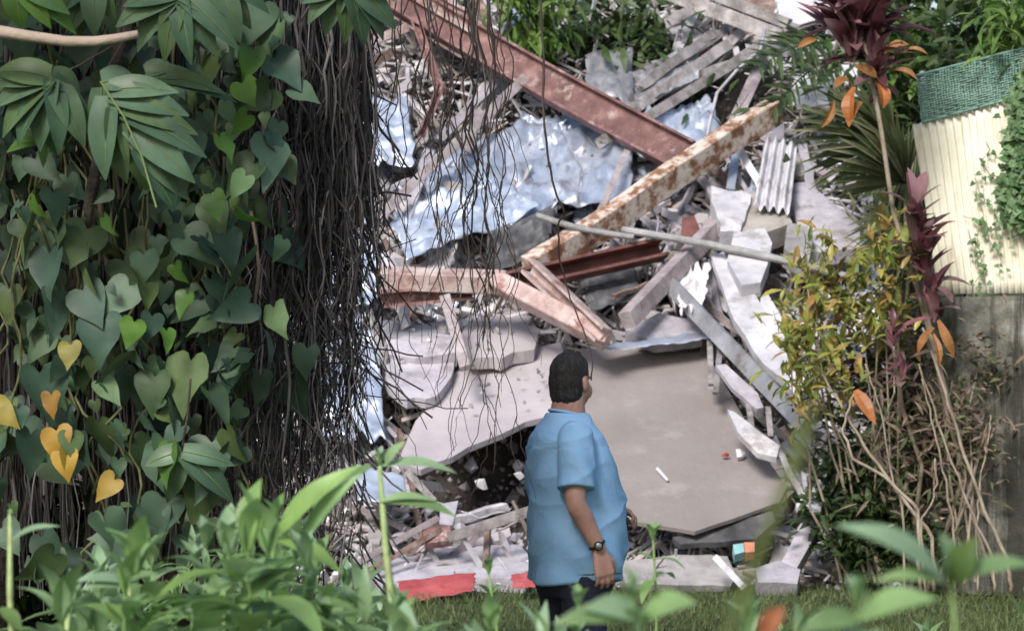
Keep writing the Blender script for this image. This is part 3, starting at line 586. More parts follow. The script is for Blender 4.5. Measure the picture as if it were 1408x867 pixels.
mb = MB()
for _ in range(6200):      # splinters
    px = random.uniform(380, 1200); py = random.uniform(0, 806)
    if 565 < px < 1075 and 485 < py < 735: continue
    if 935 < px < 1062 and 78 < py < 190: continue
    a = Q(px, py, random.uniform(.0, .32) - (.4 if py > 770 else 0)); d = V((random.gauss(0, 1), random.gauss(0, .5), random.gauss(0, .8))).normalized(); L = random.uniform(.06, .34)
    w = random.uniform(.006, .026); s1 = d.orthogonal().normalized() * w; s2 = d.cross(s1).normalized() * w * .4; b_ = a + d * L
    mb.add([a - s1 - s2, a + s1 - s2, a + s1 + s2, a - s1 + s2, b_ - s1 - s2, b_ + s1 * .6 - s2, b_ + s1 + s2, b_ - s1 * .4 + s2], [(0, 1, 2, 3), (7, 6, 5, 4), (0, 4, 5, 1), (1, 5, 6, 2), (2, 6, 7, 3), (3, 7, 4, 0)])
tag(mb.build('rubble_splinters', l_sliver), 'loose splinters and slivers scattered over the whole heap', 'splinters', kind='stuff')
# ------------------------------------------------------------ fence and wall on the right
fa, fb = V((2.95, 21.0, 0)), V((5.2, 19.3, 0))         # foot line of the wall, left end to right end
fd = (fb - fa).normalized(); fn = V((fd.y, -fd.x, 0))   # towards the camera
if fn.y > 0: fn = -fn
def fp(px, py, o=0.0):
    """point on the fence plane seen at that pixel"""
    u = (px - 704) / F; w = (py - HZ) / F
    q = fa + fn * o; d = q.dot(fn) / (V((u, 1, 0)).dot(fn)); return V((u * d, d, CAMZ - w * d))
o = MB(); nu, nv = 170, 14
TL, TR, BL, BR = (1255, 172), (1470, 118), (1292, 404), (1480, 402)
for j in range(nv + 1):
    for i in range(nu + 1):
        u = i / nu; v = j / nv
        px = (TL[0] * (1 - u) + TR[0] * u) * (1 - v) + (BL[0] * (1 - u) + BR[0] * u) * v
        py = (TL[1] * (1 - u) + TR[1] * u) * (1 - v) + (BL[1] * (1 - u) + BR[1] * u) * v
        p = fp(px, py); ph = u * 20 * 2 * math.pi
        o.v.append(p + fn * (.016 * math.sin(ph) + .02 * noise.noise(V((u * 5, v * 2, 0)))) + V((0, 0, .012 * noise.noise(V((int(u * 8) * 3.3, 0, 5))) * (1 - v))))
o.f = [(j * (nu + 1) + i, j * (nu + 1) + i + 1, (j + 1) * (nu + 1) + i + 1, (j + 1) * (nu + 1) + i) for j in range(nv) for i in range(nu)]
fe = empty('corrugated_fence', fa)
tag(fe, 'bright cream corrugated sheet fence topped with green mesh at right', 'fence')
f1 = o.build('corrugated_sheet', m_fence, fe, smooth=True); solid(f1, .003)
# green mesh: woven strands
o = MB(); TL, TR, BL, BR = (1260, 104), (1480, 48), (1268, 168), (1480, 112)
def gp(u, v, of=0):
    px = (TL[0] * (1 - u) + TR[0] * u) * (1 - v) + (BL[0] * (1 - u) + BR[0] * u) * v
    py = (TL[1] * (1 - u) + TR[1] * u) * (1 - v) + (BL[1] * (1 - u) + BR[1] * u) * v
    return fp(px, py, .03 + of)
for j in range(21):
    v = j / 20; o.tube([gp(u / 40, v, .008 * math.sin(u * 1.57 + j * 3.14) + .02 * noise.noise(V((u * .2, v * 3, 0)))) for u in range(41)], .0062 if j not in (0, 20) else .012, 5, flat=1)
for i in range(56):
    u = i / 55; o.tube([gp(u + .003 * math.sin(v * 2), v / 10, .006 * math.sin(v * 1.57 + i * 3.14)) for v in range(11)], .0055, 4)
o.build('green_mesh', m_mesh, fe, smooth=True)
for px in (1272, 1362):
    o = MB(); o.tube([fp(px + 18, 420, -.06), fp(px - 4, 98, -.06)], .022, 8); o.build('fence_post', m_tingrey, fe, smooth=True)
o = MB(); nu, nv = 70, 60
zt = fp(1350, 404).z
base = fa + fn * .06 + fd * .12
o2 = []
for j in range(nv + 1):
    for i in range(nu + 1):
        s = 2.8 * i / nu; z = (zt - .02) * j / nv
        p = base + fd * s + V((0, 0, z)); r = .012 * noise.noise(V((s * 3, z * 3, 0))) + .006 * noise.noise(V((s * 11, z * 11, 0)))
        o2.append(p + fn * r)
b = len(o2); w = nu + 1
o.v = o2 + [p - fn * .16 for p in o2]
for j in range(nv):
    for i in range(nu):
        k = j * w + i; o.f += [(k, k + 1, k + w + 1, k + w), (b + k, b + k + w, b + k + w + 1, b + k + 1)]
for i in range(nu): o.f += [(nv * w + i, nv * w + i + 1, b + nv * w + i + 1, b + nv * w + i), (i, b + i, b + i + 1, i + 1)]
for j in range(nv): o.f += [(j * w, (j + 1) * w, b + (j + 1) * w, b + j * w), (j * w + nu, b + j * w + nu, b + (j + 1) * w + nu, (j + 1) * w + nu)]
tag(o.build('boundary_wall', m_wall), 'dark streaked old concrete wall below the corrugated fence', 'wall')

# ------------------------------------------------------------ trees behind the heap
def crown_mb(o, c, r, n, size, clumps, droop=.5, rng=.34, w=.32):
    cs = []
    for _ in range(clumps):
        while True:
            p = V((random.uniform(-1, 1), random.uniform(-1, 1), random.uniform(-1, 1)))
            if .25 < p.length < 1: break
        cs.append(V(c) + V((p.x * r[0], p.y * r[1], p.z * r[2])))
    mr = min(r)
    for _ in range(n):
        k = random.choice(cs); a = k + V((random.gauss(0, 1), random.gauss(0, 1), random.gauss(0, .8))) * mr * rng
        d = V((random.gauss(0, 1), random.gauss(0, 1), random.gauss(0, .5) - droop)).normalized(); L = size * random.uniform(.6, 1.2)
        o.blade(a, a + d * L, L * w, nrm=V((random.gauss(0, .5), random.gauss(-.3, .5), 1)), arc=.1, n=2, fold=.2)
    return cs
def tree(loc, h, cc, r, n, size, clumps, lm, label, name='tree', cat='tree', droop=.5, group=None, tr=.16, w=.32):
    t = empty(name, loc); tag(t, label, cat, group)
    o = MB(); cs = crown_mb(o, cc, r, n, size, clumps, droop, w=w)
    o.build('crown', lm, t)
    o = MB(); b = V(loc); top = V(cc)
    o.tube([b, b.lerp(top, .35) + V((.1, .05, 0)), b.lerp(top, .7) - V((.08, 0, 0)), top], [tr, tr * .8, tr * .6, tr * .3], 8)
    for k in cs[::max(1, len(cs) // 14)]:
        s = b.lerp(top, random.uniform(.5, .95)); o.tube([s, s.lerp(k, .5) + V((0, 0, .15)), k], [tr * .35, tr * .22, tr * .08], 5)
    o.build('trunk', m_bark, t, smooth=True)
    return t
rows = [(-6.5, 37, 'far tree behind the heap, hidden mostly by the vine curtain'), (-4.0, 36, 'far tree behind the root curtain top'), (-1.6, 36, 'far tree behind the top of the upper red beam'),
        (.6, 35.5, 'far tree behind the leafy bush'), (2.7, 36, 'far tree behind the grey timber bundle'), (4.6, 35, 'far tree behind the red leaved plant'), (6.8, 35, 'far tree behind the green mesh, furthest right')]
for x, y, l in rows:
    tree((x, y, 0), 6, (x, y, 5.6), (2.0, 1.3, 2.6), 2300, .34, 42, l_dark, l, group='far trees behind the heap')
for x, y, l in [(-3, 41, 'taller far tree at left in the back row'), (1.5, 41, 'taller far tree in the middle of the back row'), (6, 41, 'taller far tree at right in the back row')]:
    tree((x, y, 0), 9, (x, y, 7.2), (3.2, 1.6, 3.4), 2600, .5, 50, l_dark, l, group='far trees behind the heap')
tree((.75, 28.4, 2.6), 3, (.85, 27.5, 4.65), (.95, .5, .75), 1500, .27, 26, l_dark, 'dark leafy bush growing behind the tin at the top middle', name='bush', cat='bush', droop=.9, tr=.05)
tree((.15, 27.4, 3.6), 3, (.25, 26.9, 5.15), (.42, .35, .45), 420, .24, 12, l_mid, 'bright green drooping leaves over the longest red beam', name='bush', cat='bush', droop=1.3, tr=.03, w=.24)
tree((3.9, 24.5, 0), 4, (3.9, 24, 4.0), (.9, .8, 1.1), 1500, .22, 26, l_dark, 'dark green shrubby tree between red leaved plant and green mesh', name='shrub', cat='shrub', tr=.07)
tree((3.3, 24.2, 0), 4, (3.15, 23.9, 4.4), (.35, .5, .35), 280, .22, 9, l_mid, 'lighter green leafy twig beside the red leaved plant', name='shrub', cat='shrub', tr=.03)
tree((4.1, 20.9, 0), 4, (3.82, 20.7, 4.15), (.33, .4, .42), 800, .2, 14, l_mid, 'bright yellow green shrub hanging over the green mesh', name='shrub', cat='shrub', tr=.03, droop=.9, w=.22)
tree((1.9, 26, 3.0), 4, (1.95, 25.7, 4.0), (.35, .4, .35), 10, .2, 3, l_dark, 'low dark sprig in the shaded gap at upper right', name='shrub', cat='shrub', tr=.02)

# creeper over the right end of the fence
o = MB(); st = MB()
for _ in range(15):
    px = random.uniform(1404, 1455); py = random.uniform(50, 120); pts = []
    for k in range(12):
        pts.append(fp(px, py, .06 + random.uniform(0, .05))); px += random.gauss(-.9, 4); py += random.uniform(8, 26)
        for _ in range(7):
            a = fp(px + random.gauss(0, 9), py + random.gauss(0, 10), .08 + random.uniform(0, .1)); d = V((random.gauss(0, 1), random.gauss(-.2, .3), random.gauss(-.5, .5)))
            o.heart(a, d, V((random.gauss(0, .4), -1, .5)), random.uniform(.04, .085))
    st.tube(pts, .005, 4)
for _ in range(8):      # thin sprays over the cream sheet
    px = random.uniform(1300, 1370); py = random.uniform(185, 330); pts = []
    for k in range(7):
        pts.append(fp(px, py, .05)); px += random.gauss(4, 7); py += random.uniform(4, 18)
        for _ in range(2):
            a = fp(px + random.gauss(0, 5), py + random.gauss(0, 5), .06); o.heart(a, V((random.gauss(0, 1), 0, random.gauss(-.3, .5))), V((0, -1, .4)), random.uniform(.025, .045))
    st.tube(pts, .0035, 4)
t = empty('fence_creeper', fp(1400, 420)); tag(t, 'small leaved green creeper climbing over the right end of the fence', 'creeper')
o.build('foliage', LEAF('creeper_leaf', [(.07, .14, .06), (.12, .21, .09), (.19, .3, .14)]), t); st.build('stem', m_palestem, t)

# ------------------------------------------------------------ palm fronds
def frond(o, base, tip, nrm, n=34, ll=.5, sag=.12, spread=1.0, both=True, mat=None):
    base = V(base); tip = V(tip); ax = (tip - base); L = ax.length; nrm = V(nrm).normalized(); side = ax.cross(nrm).normalized(); pts = []
    for i in range(n + 1):
        t = i / n; c = base + ax * t + nrm * sag * L * math.sin(math.pi * t); pts.append(c)
        for sg in ((-1, 1) if both else (1,)):
            if random.random() < .1: continue
            l = ll * (1 - .55 * t) * random.uniform(.85, 1.1) * (.5 + .5 * min(1, t * 5)); d = (side * sg * spread + ax.normalized() * (.45 + .6 * t) - V((0, 0, random.uniform(.1, .55))) + nrm * random.gauss(.12, .15) + ax.normalized() * random.gauss(0, .15)).normalized()
            o.blade(c, c + d * l, .032, nrm=nrm, arc=.07, n=4, fold=.35)
    o.tube(pts, [.014 * (1 - .7 * i / n) for i in range(n + 1)], 5)
pt = empty('palm', (3.3, 22.6, 0)); tag(pt, 'palm with drooping slatted fronds beside the heap, behind the orange leaves', 'palm')
def PQ(px, py, d): return P(px, py, d)
hub = PQ(1232, 205, 22.2)
def fan_leaf(hub, a0, a1, n, lpx, dep, sq=1.0):
    o = MB()
    for i in range(n):
        t = i / (n - 1); a = R(a0 + (a1 - a0) * t + random.gauss(0, .8)); L = lpx * random.uniform(.86, 1.08) * (.85 + .15 * math.sin(math.pi * t))
        B = P(704 + (hub.x / hub.y * F) + math.cos(a) * L, HZ - (hub.z - CAMZ) / hub.y * F + math.sin(a) * L * sq + 16 * t * t, hub.y - dep * math.sin(math.pi * t) - .1)
        o.blade(hub, B, .062, nrm=V((-.3, -1, .35 + .3 * (i % 2))), arc=.10, n=9, fold=.75, prof=lambda u: max(.04, (.18 + 1.5 * u) if u < .5 else .93 * (1 - ((u - .5) / .5) ** 1.6)))
    o.tube([(3.1, 22.5, 1.2), V((3.1, 22.45, 1.2)).lerp(hub, .6) + V((.05, 0, .1)), hub], [.02, .014, .011], 6)
    return o
fan_leaf(hub, 150, 262, 34, 150, .5, .95).build('frond', l_palm, pt)
fan_leaf(PQ(1246, 252, 22.0), 165, 285, 30, 118, .4).build('frond', l_palm, pt)
fan_leaf(PQ(1262, 180, 22.4), 60, 150, 22, 130, .3).build('frond', l_palm, pt)
fan_leaf(PQ(1258, 300, 22.3), 95, 200, 20, 100, .3).build('frond', l_palm, pt)
o = MB(); o.tube([(3.3, 22.6, 0), (3.15, 22.4, 2.0), hub], [.12, .09, .07], 9); o.build('trunk', m_bark, pt, smooth=True)
pt = empty('palm', (2.6, 26.6, 3.6)); tag(pt, 'broad dark ribbed palm leaf in the shaded gap at upper right', 'palm')
o = MB(); frond(o, PQ(1140, 60, 26.0), PQ(1040, 96, 25.4), (0, -.8, .6), ll=.5, n=26); o.build('frond', l_dark, pt)
o = MB(); frond(o, PQ(1150, 80, 26.0), PQ(1062, 150, 25.4), (0, -.8, .6), ll=.45, n=26); o.build('frond', l_dark, pt)
o = MB(); o.tube([(2.6, 26.6, 3.6), PQ(1145, 70, 26.1)], [.06, .03], 7); o.build('trunk', m_bark, pt, smooth=True)

# ------------------------------------------------------------ red leaved plants (ti plants)
def bladep(t): return (math.sin(math.pi * min(1, t * .97 + .03)) ** .7) * (1 if t < .98 else .1)
def ti_plant(base, path, d, centres, label, orange=(), leaf=.42, m=None):
    t = empty('ti_plant', base); tag(t, label, 'plant')
    o = MB(); pts = [V(base)] + [P(x, y, dd) for x, y, dd in path]; o.tube(pts, [.022] + [.017] * (len(pts) - 1), 6); o.build('stem', m_palestem, t, smooth=True)
    o = MB()
    for (cx, cy, cd, n, s, spread) in centres:
        c = P(cx, cy, cd)
        for i in range(n):
            a = random.uniform(0, 6.283); el = random.uniform(-.5, 1.35); dr = V((math.cos(a) * math.cos(el), math.sin(a) * math.cos(el), math.sin(el) + spread)).normalized()
            A = c + V((0, 0, random.uniform(-.18, .18) * s)); L = leaf * s * random.uniform(.7, 1.15)
            o.blade(A, A + dr * L, L * random.uniform(.22, .34), nrm=V((-dr.x * .6, -dr.y * .6 - .3, 1)), arc=random.uniform(.02, .16), n=6, fold=.35, prof=bladep)
    o.build('foliage', m or l_burg, t, smooth=True)
    for (x0, y0, x1, y1, w) in orange:
        o = MB(); dd = centres[0][2] - .12; o.blade(P(x0, y0, dd), P(x1, y1, dd - .05), w * .85 * dd / F, nrm=V((random.gauss(0, .5), -1, .6)), arc=.2, n=7, fold=.5, prof=lambda t: math.sin(math.pi * min(1, t ** 1.3 * .93 + .07)) ** .7)
        o.build('leaf', l_orange if (x0, y0) in ((1175, 120), (1205, 112)) else l_tan, t)
ti_plant((3.05, 20.6, 0), [(1330, 640, 20.4), (1290, 500, 20.3), (1262, 400, 20.2), (1228, 290, 20.1), (1212, 180, 20.0), (1190, 60, 20)], 20,
         [(1172, 48, 20, 60, 1.15, .3), (1204, 72, 20, 34, 1.0, .2), (1185, 5, 20, 44, 1.2, .5), (1205, 105, 20, 14, .8, -.1), (1158, 30, 20.1, 26, 1.05, .3)], 'tall red leaved plant with dying orange lower leaves at top right',
         orange=[(1186, 140, 1168, 176, 22), (1175, 120, 1172, 172, 24), (1205, 112, 1213, 150, 24), (1146, 140, 1128, 176, 14), (1216, 74, 1250, 62, 17), (1176, 92, 1206, 108, 18), (1166, 108, 1146, 122, 15), (1122, 54, 1096, 66, 12), (1226, 98, 1260, 110, 15), (1240, 70, 1276, 76, 9)])
ti_plant((3.35, 20.7, 0), [(1340, 700, 20.4), (1300, 560, 20.3), (1275, 430, 20.2), (1262, 320, 20.1)], 20,
         [(1258, 320, 20, 22, .85, .5), (1272, 372, 20, 24, .85, .3), (1284, 420, 20, 16, .75, .0)], 'dark burgundy leaved plant in front of the cream fence edge', orange=[(1290, 440, 1312, 490, 16), (1284, 450, 1262, 486, 14), (1280, 455, 1290, 505, 12)], leaf=.4)
ti_plant((2.9, 20.6, 0), [(1268, 640, 20.4), (1240, 560, 20.2), (1230, 480, 20.1)], 20, [(1228, 468, 19.9, 14, .5, .4), (1240, 520, 20, 14, .5, .2)], 'small dull purple plant amid the undergrowth', leaf=.36)

# ------------------------------------------------------------ croton bush, undergrowth, bare stems
t = empty('croton_bush', P(1170, 800, 20.6)); tag(t, 'yellow green croton bush with bare lower stems beside the heap', 'bush')
o = MB(); st = MB()
heads = [(1130, 348), (1106, 378), (1160, 384), (1200, 372), (1090, 440), (1120, 420), (1150, 430), (1185, 415), (1216, 400), (1096, 500), (1082, 470), (1112, 468), (1140, 490), (1170, 470), (1200, 450), (1232, 430), (1220, 330), (1240, 350), (1205, 340), (1090, 520), (1130, 530), (1100, 545), (1165, 520), (1225, 470)]
for (hx, hy) in heads:
    d = random.uniform(20.0, 20.8); c = P(hx + random.gauss(0, 3), hy + random.gauss(0, 3), d)
    for i in range(44):
        a = random.uniform(0, 6.283); el = random.uniform(-.8, 1.4); dr = V((math.cos(a) * math.cos(el), math.sin(a) * math.cos(el), math.sin(el))); A = c + V((random.gauss(0, .08), random.gauss(0, .08), random.gauss(0, .1))); L = random.uniform(.07, .19)
        o.blade(A, A + dr * L, L * .33, nrm=V((random.gauss(0, .3), -.4, 1)), arc=.1, n=3, fold=.25)
    if random.random() < .6: continue
    bx = 1185 + (hx - 1150) * .8 + random.gauss(0, 24); st.tube([P(bx + 40, 800, 20.8), P(bx + 14 + random.gauss(0, 16), 700, 20.7), P(bx * .6 + hx * .4 + random.gauss(0, 16), 620, 20.6), P(hx * .8 + bx * .2, hy + 70, 20.4), c], [.011, .009, .008, .006, .004], 5)
o.build('foliage', l_croton, t); st.build('stem', m_palestem, t)
def bushy(cx, cy, d, rx, ry, rz, n, size, lm, label, w=.4, foot=None):
    t = empty('undergrowth_bush', P(foot or cx, 800, d)); tag(t, label, 'bush'); o = MB(); c = P(cx, cy, d)
    cs = crown_mb(o, c, (rx, ry, rz), n, size, 22, .2, .3, w); o.build('foliage', lm, t); st = MB(); b = P(foot or cx, 800, d)
    for k in cs[:6]: st.tube([b + V((random.gauss(0, .15), random.gauss(0, .1), 0)), b.lerp(k, .5) + V((random.gauss(0, .06), 0, .1)), k], [.014, .01, .005], 4)
    st.build('stem', m_palestem, t)
bushy(1240, 470, 20.9, .5, .35, .5, 1100, .10, l_brown, 'brownish leafy undergrowth between croton bush and dark wall')
bushy(1340, 570, 20.3, .24, .3, .6, 520, .08, l_brown, 'scruffy brown bush in front of the streaked wall')
bushy(1200, 570, 21.0, .45, .3, .6, 1300, .11, l_dark, 'dark green undergrowth below the croton bush')
bushy(1180, 700, 21.0, .42, .3, .42, 1300, .12, l_dark, 'low dark green bush at the right foot of the heap')
bushy(1215, 730, 20.7, .45, .3, .35, 1500, .10, l_dark, 'low dark green bush at the feet of the bare stems')
bushy(1290, 640, 20.8, .55, .35, .7, 1700, .10, l_brown, 'tangled dry bush behind the bare stems')
bushy(1330, 355, 21.15, .13, .05, .18, 60, .15, l_croton, 'small yellow green sprig against the cream fence', foot=1345)
for k, (pts, r, l) in enumerate([([(1386, 772), (1352, 700), (1322, 610), (1292, 520), (1270, 450)], .017, 'long bare stem rising to the burgundy plant'),
        ([(1364, 770), (1330, 690), (1296, 600), (1262, 500)], .013, 'bare stem parallel to the long rightmost one'), ([(1280, 738), (1232, 672), (1190, 612), (1150, 545), (1122, 500)], .016, 'pale bare stem bending left towards the croton'),
        ([(1262, 700), (1215, 655), (1170, 630), (1158, 590), (1176, 540)], .015, 'forked pale stem at the left of the shrubs'), ([(1310, 728), (1300, 660), (1284, 590), (1270, 520)], .011, 'thin upright pale stem'),
        ([(1340, 742), (1345, 680), (1360, 600), (1362, 570)], .010, 'thin stem leaning right by the wall'), ([(1268, 716), (1282, 690), (1290, 660), (1284, 630)], .010, 'short crooked dry twig'),
        ([(1240, 700), (1225, 640), (1212, 560), (1190, 500)], .010, 'slim dry stem under the croton')]):
    o = MB(); P0 = [P(x + random.gauss(0, 1.5), y, 19.9 + .1 * (k % 3)) for x, y in pts]; P0 = [P(pts[0][0] + 4, 812, 19.9 + .1 * (k % 3))] + P0
    sp = []
    for i in range(len(P0) - 1):
        for s in range(5): sp.append(P0[i].lerp(P0[i + 1], s / 5) + V((random.gauss(0, .006), 0, 0)))
    sp.append(P0[-1]); o.tube(sp, [r * (1 - .5 * i / len(sp)) for i in range(len(sp))], 6)
    tag(o.build('bare_stem', m_palestem, smooth=True), l, 'stem', 'bare shrub stems at right')
o = MB(); o.blade(P(1176, 536, 19.8), P(1204, 584, 19.7), .10, nrm=V((0, -1, .3)), arc=.1, n=5); tag(o.build('fallen_leaf', l_orange), 'single orange and green leaf caught low in the shrubs', 'leaf')
# dead leaf tangle
o = MB()
for _ in range(500):
    px = random.gauss(1285, 50); py = random.gauss(600, 60); a = P(px, py, random.uniform(20.1, 20.8)); d = V((random.gauss(0, 1), random.gauss(0, .6), random.gauss(-.8, .6))).normalized()
    o.blade(a, a + d * random.uniform(.06, .2), random.uniform(.008, .03), arc=.15, n=3, fold=.3)
tag(o.build('dead_leaf_tangle', l_brown), 'mass of dry hanging brown leaves among the bare stems', 'dead leaves', kind='stuff')

# ------------------------------------------------------------ grass
mb = MB()
for _ in range(26000):
    px = random.uniform(380, 1480); py = random.uniform(770, 905); d = 1.6 * F / (py - HZ)
    if py < 806 and px < 1060: continue
    if d > 23.5: continue
    p = P(px, py, d); p.z = 0
    h = random.uniform(.03, .11); dr = V((random.gauss(0, .5), random.gauss(0, .5), 1)).normalized(); s = V((random.uniform(-1, 1), random.uniform(-1, 1), 0)).normalized() * .006
    mb.add([p - s, p + s, p + dr * h + V((0, 0, -.01))], [(0, 1, 2)])
tag(mb.build('grass', l_grass, origin=(0, 0, 0)), 'short green grass in front of the heap', 'grass', kind='stuff')
# ------------------------------------------------------------ the vine draped tree on the left
VT = V((-2.6, 11.4, 0))
vt = empty('vine_draped_tree', VT); tag(vt, 'big dark tree at left buried in climbing leaves and hanging roots', 'tree')
o = MB()
for (x0, x1, r) in [(-2.7, -2.5, .22), (-2.2, -1.9, .10), (-1.75, -1.35, .13), (-3.2, -3.3, .14), (-1.45, -1.1, .08)]:
    o.tube([V((x0, 11.4 + random.uniform(-.2, .3), 0)), V((x0 * .6 + x1 * .4, 11.4, 1.1)), V((x1, 11.2, 2.3)), V((x1 + .1, 10.9, 3.5)), V((x1 + .5, 10.5, 4.3))], [r * 1.2, r, r * .9, r * .8, r * .4], 10)
for (a, b, c) in [((-2.5, 11.2, 3.4), (-1.2, 10.3, 3.5), (.5, 9.9, 3.35)), ((-2.5, 11.2, 3.6), (-1.4, 9.2, 3.75), (-.6, 7.6, 3.7)), ((-2.5, 11.2, 3.5), (-3.3, 9.5, 3.7), (-3.6, 7.2, 3.8)), ((-1.4, 11, 3.3), (-.6, 10.6, 3.2), (.1, 10.2, 3.15))]:
    o.tube([V(a).lerp(V(b), t / 5) if t < 5 else V(b).lerp(V(c), (t - 5) / 5) for t in range(11)], [.13 - .011 * t for t in range(11)], 8)
o.build('trunk', m_bark, vt, smooth=True)
o = MB(); cs = []
for c, r, n in [((-2.8, 9.4, 4.1), (1.6, 2.4, .65), 2600), ((-1.5, 10.4, 3.75), (.9, 1.1, .4), 900), ((-2.6, 12.4, 2.6), (1.5, .5, 1.9), 2600), ((-3.3, 12.2, 1.0), (1.3, .4, 1.0), 900), ((-1.9, 12.2, .9), (.9, .4, .9), 900), ((-3.9, 7.6, 4.3), (1.0, 1.2, .5), 900)]:
    crown_mb(o, c, r, n, .24, 40, .6, .3, .4)
o.build('crown', l_dark, vt)

def strand_pts(px, py0, py1, d, drift=0, wob=6, step=26):
    pts = []; k = max(3, int((py1 - py0) / step)); s1, s2 = random.uniform(0, 99), random.uniform(0, 99)
    for i in range(k + 1):
        t = i / k; yy = py0 + (py1 - py0) * t
        x = px + drift * t + wob * (noise.noise(V((yy * .012, s1, 0))) * 1.8 + noise.noise(V((yy * .035, s2, 0))) * .45) * min(1, t * 3)
        pts.append(P(x, yy, d + .1 * noise.noise(V((t * 3, s2, 4)))))
    return pts
o = MB()
def right_edge(py): return float(np.interp(py, [-60, 40, 250, 420, 520, 590, 680, 780], [470, 505, 515, 520, 524, 505, 480, 455]))
for _ in range(1050):
    py1 = random.choice([random.uniform(300, 560), random.uniform(480, 790), random.uniform(560, 790)])
    re_ = right_edge(py1); u = random.random() ** .8; px = 318 + (re_ - 322) * u
    if random.random() < .12: px += 12
    px += 9 * math.sin(px * .11) + 6 * math.sin(px * .31)
    if 385 < px < 525 and py1 > 330 and random.random() < .5: py1 = random.uniform(250, 420)
    py0 = random.choice([-70, -70, random.uniform(-20, 220), random.uniform(200, 430)]) if py1 > 480 else -70
    d = random.uniform(9.7, 10.9); r = random.choice([.0018, .0022, .003, .003, .0045, .008])
    top = px + (430 - px) * .25 * (1 - max(0, min(1, py0 / 400)))
    pts = strand_pts(top, py0, py1, d, drift=px - top + random.gauss(0, 8), wob=random.choice([7, 14, 26]), step=20)
    o.tube(pts, [r * (1 - .6 * i / len(pts)) for i in range(len(pts))], 4, cap=False)
for _ in range(420):      # darker mass further left, among the leaves
    px = random.uniform(-40, 345); py0 = random.choice([-70, random.uniform(0, 400)]); py1 = random.uniform(500, 860); d = random.uniform(10.2, 11.2); r = random.choice([.003, .004, .006, .009, .014])
    pts = strand_pts(px, py0, py1, d, drift=random.gauss(0, 14), wob=8, step=34); o.tube(pts, [r * (1 - .5 * i / len(pts)) for i in range(len(pts))], 4, cap=False)
for _ in range(420):      # crossing tangle
    px = random.uniform(345, 500); py = random.uniform(60, 740); d = random.uniform(9.7, 10.3); L = random.uniform(50, 170); a = random.gauss(1.57, .6)
    pts = [P(px + math.cos(a) * L * t + 9 * noise.noise(V((px, t * 4, 1))), py + math.sin(a) * L * t + 6 * noise.noise(V((py, t * 4, 7))), d + .1 * t) for t in (0, .2, .4, .6, .8, 1)]
    o.tube(pts, random.choice([.002, .003, .004]), 4, cap=False)
tag(o.build('aerial_roots', l_root, vt, smooth=True), kind='stuff')
for pts, r, dd in [([(124, 190), (140, 300), (150, 380), (160, 465)], .011, 9.9), ([(158, 225), (166, 280), (172, 345)], .008, 9.9), ([(345, 290), (352, 330), (356, 370), (350, 420)], .006, 9.6), ([(210, 330), (222, 372), (232, 390)], .006, 9.7), ([(118, 300), (112, 420), (124, 560)], .008, 10.0)]:
    o = MB(); o.tube([P(x, y, dd) for x, y in pts], r, 6); o.build('pale_root', m_rootpale, vt, smooth=True)

# single thin vines hanging in front of the heap
HV = [(570, -60, 250, 20, .0045), (584, -60, 330, 14, .004), (596, -60, 400, 18, .0045), (606, 60, 350, 10, .004), (560, -60, 200, 10, .003), (590, 150, 440, 26, .0035), (612, 120, 620, 20, .003),
      (634, -60, 300, 12, .004), (642, -60, 470, 24, .0055), (650, -60, 400, 34, .006), (658, -60, 560, -10, .0045), (664, -60, 350, 30, .004), (672, -60, 600, 12, .004), (640, 200, 640, 10, .0032), (690, 40, 520, -8, .003),
      (682, -60, 240, 14, .003), (700, 150, 560, 4, .0028), (630, 250, 560, -14, .003), (655, 300, 650, 26, .0032), (668, 330, 640, 40, .003), (546, 100, 420, -10, .003), (535, 300, 600, 22, .003), (552, 420, 640, 6, .0028), (622, 440, 660, 10, .0025),
      (606, 90, 300, -30, .003), (576, 180, 370, 40, .003), (648, 120, 430, 10, .0045), (676, 180, 480, -22, .003)]
for i, (x, y0, y1, dr, r) in enumerate(HV):
    o = MB(); d = random.uniform(9.4, 10.2); pts = strand_pts(x, y0 if y0 < 0 else -60, y1, d, drift=dr, wob=15, step=14)
    o.tube(pts, [r * (1 - .55 * k / len(pts)) for k in range(len(pts))], 5)
    for _ in range(random.randint(1, 4)):
        k = random.randint(len(pts) // 3, len(pts) - 2); a = pts[k]; s = random.choice([-1, 1]); q = [a]
        for m in range(random.randint(4, 10)): q.append(q[-1] + V((s * random.uniform(0, .018) + random.gauss(0, .006), random.gauss(0, .01), -random.uniform(.02, .04))))
        o.tube(q, [r * .6 * (1 - .6 * m / len(q)) for m in range(len(q))], 4)
    tag(o.build('hanging_vine', m_root, smooth=True), 'thin dark leafless vine hanging free in front of the heap, between root curtain and man', 'vine', 'thin vines hanging in front of the heap')
o = MB(); pts = [P(x, y, 10.3) for x, y in [(742, -60), (744, 20), (748, 80), (746, 140), (752, 210), (762, 260), (776, 292), (766, 310), (768, 350), (778, 390), (792, 430), (808, 470), (814, 500), (812, 530)]]
sm = []
for i in range(len(pts) - 1):
    for s in range(4): sm.append(pts[i].lerp(pts[i + 1], s / 4) + V((random.gauss(0, .002), 0, 0)))
o.tube(sm, [.0055 * (1 - .5 * k / len(sm)) for k in range(len(sm))], 5)
tag(o.build('hanging_vine', m_root, smooth=True), 'long single dark vine ending beside the head of the man', 'vine')
o = MB(); o.tube([P(585, -60, 10), P(588, 10, 10), P(592, 60, 10), P(588, 110, 10)], .003, 4); tag(o.build('hanging_vine', m_root, smooth=True), 'shortest dark vine at the top in front of the pink beam', 'vine')

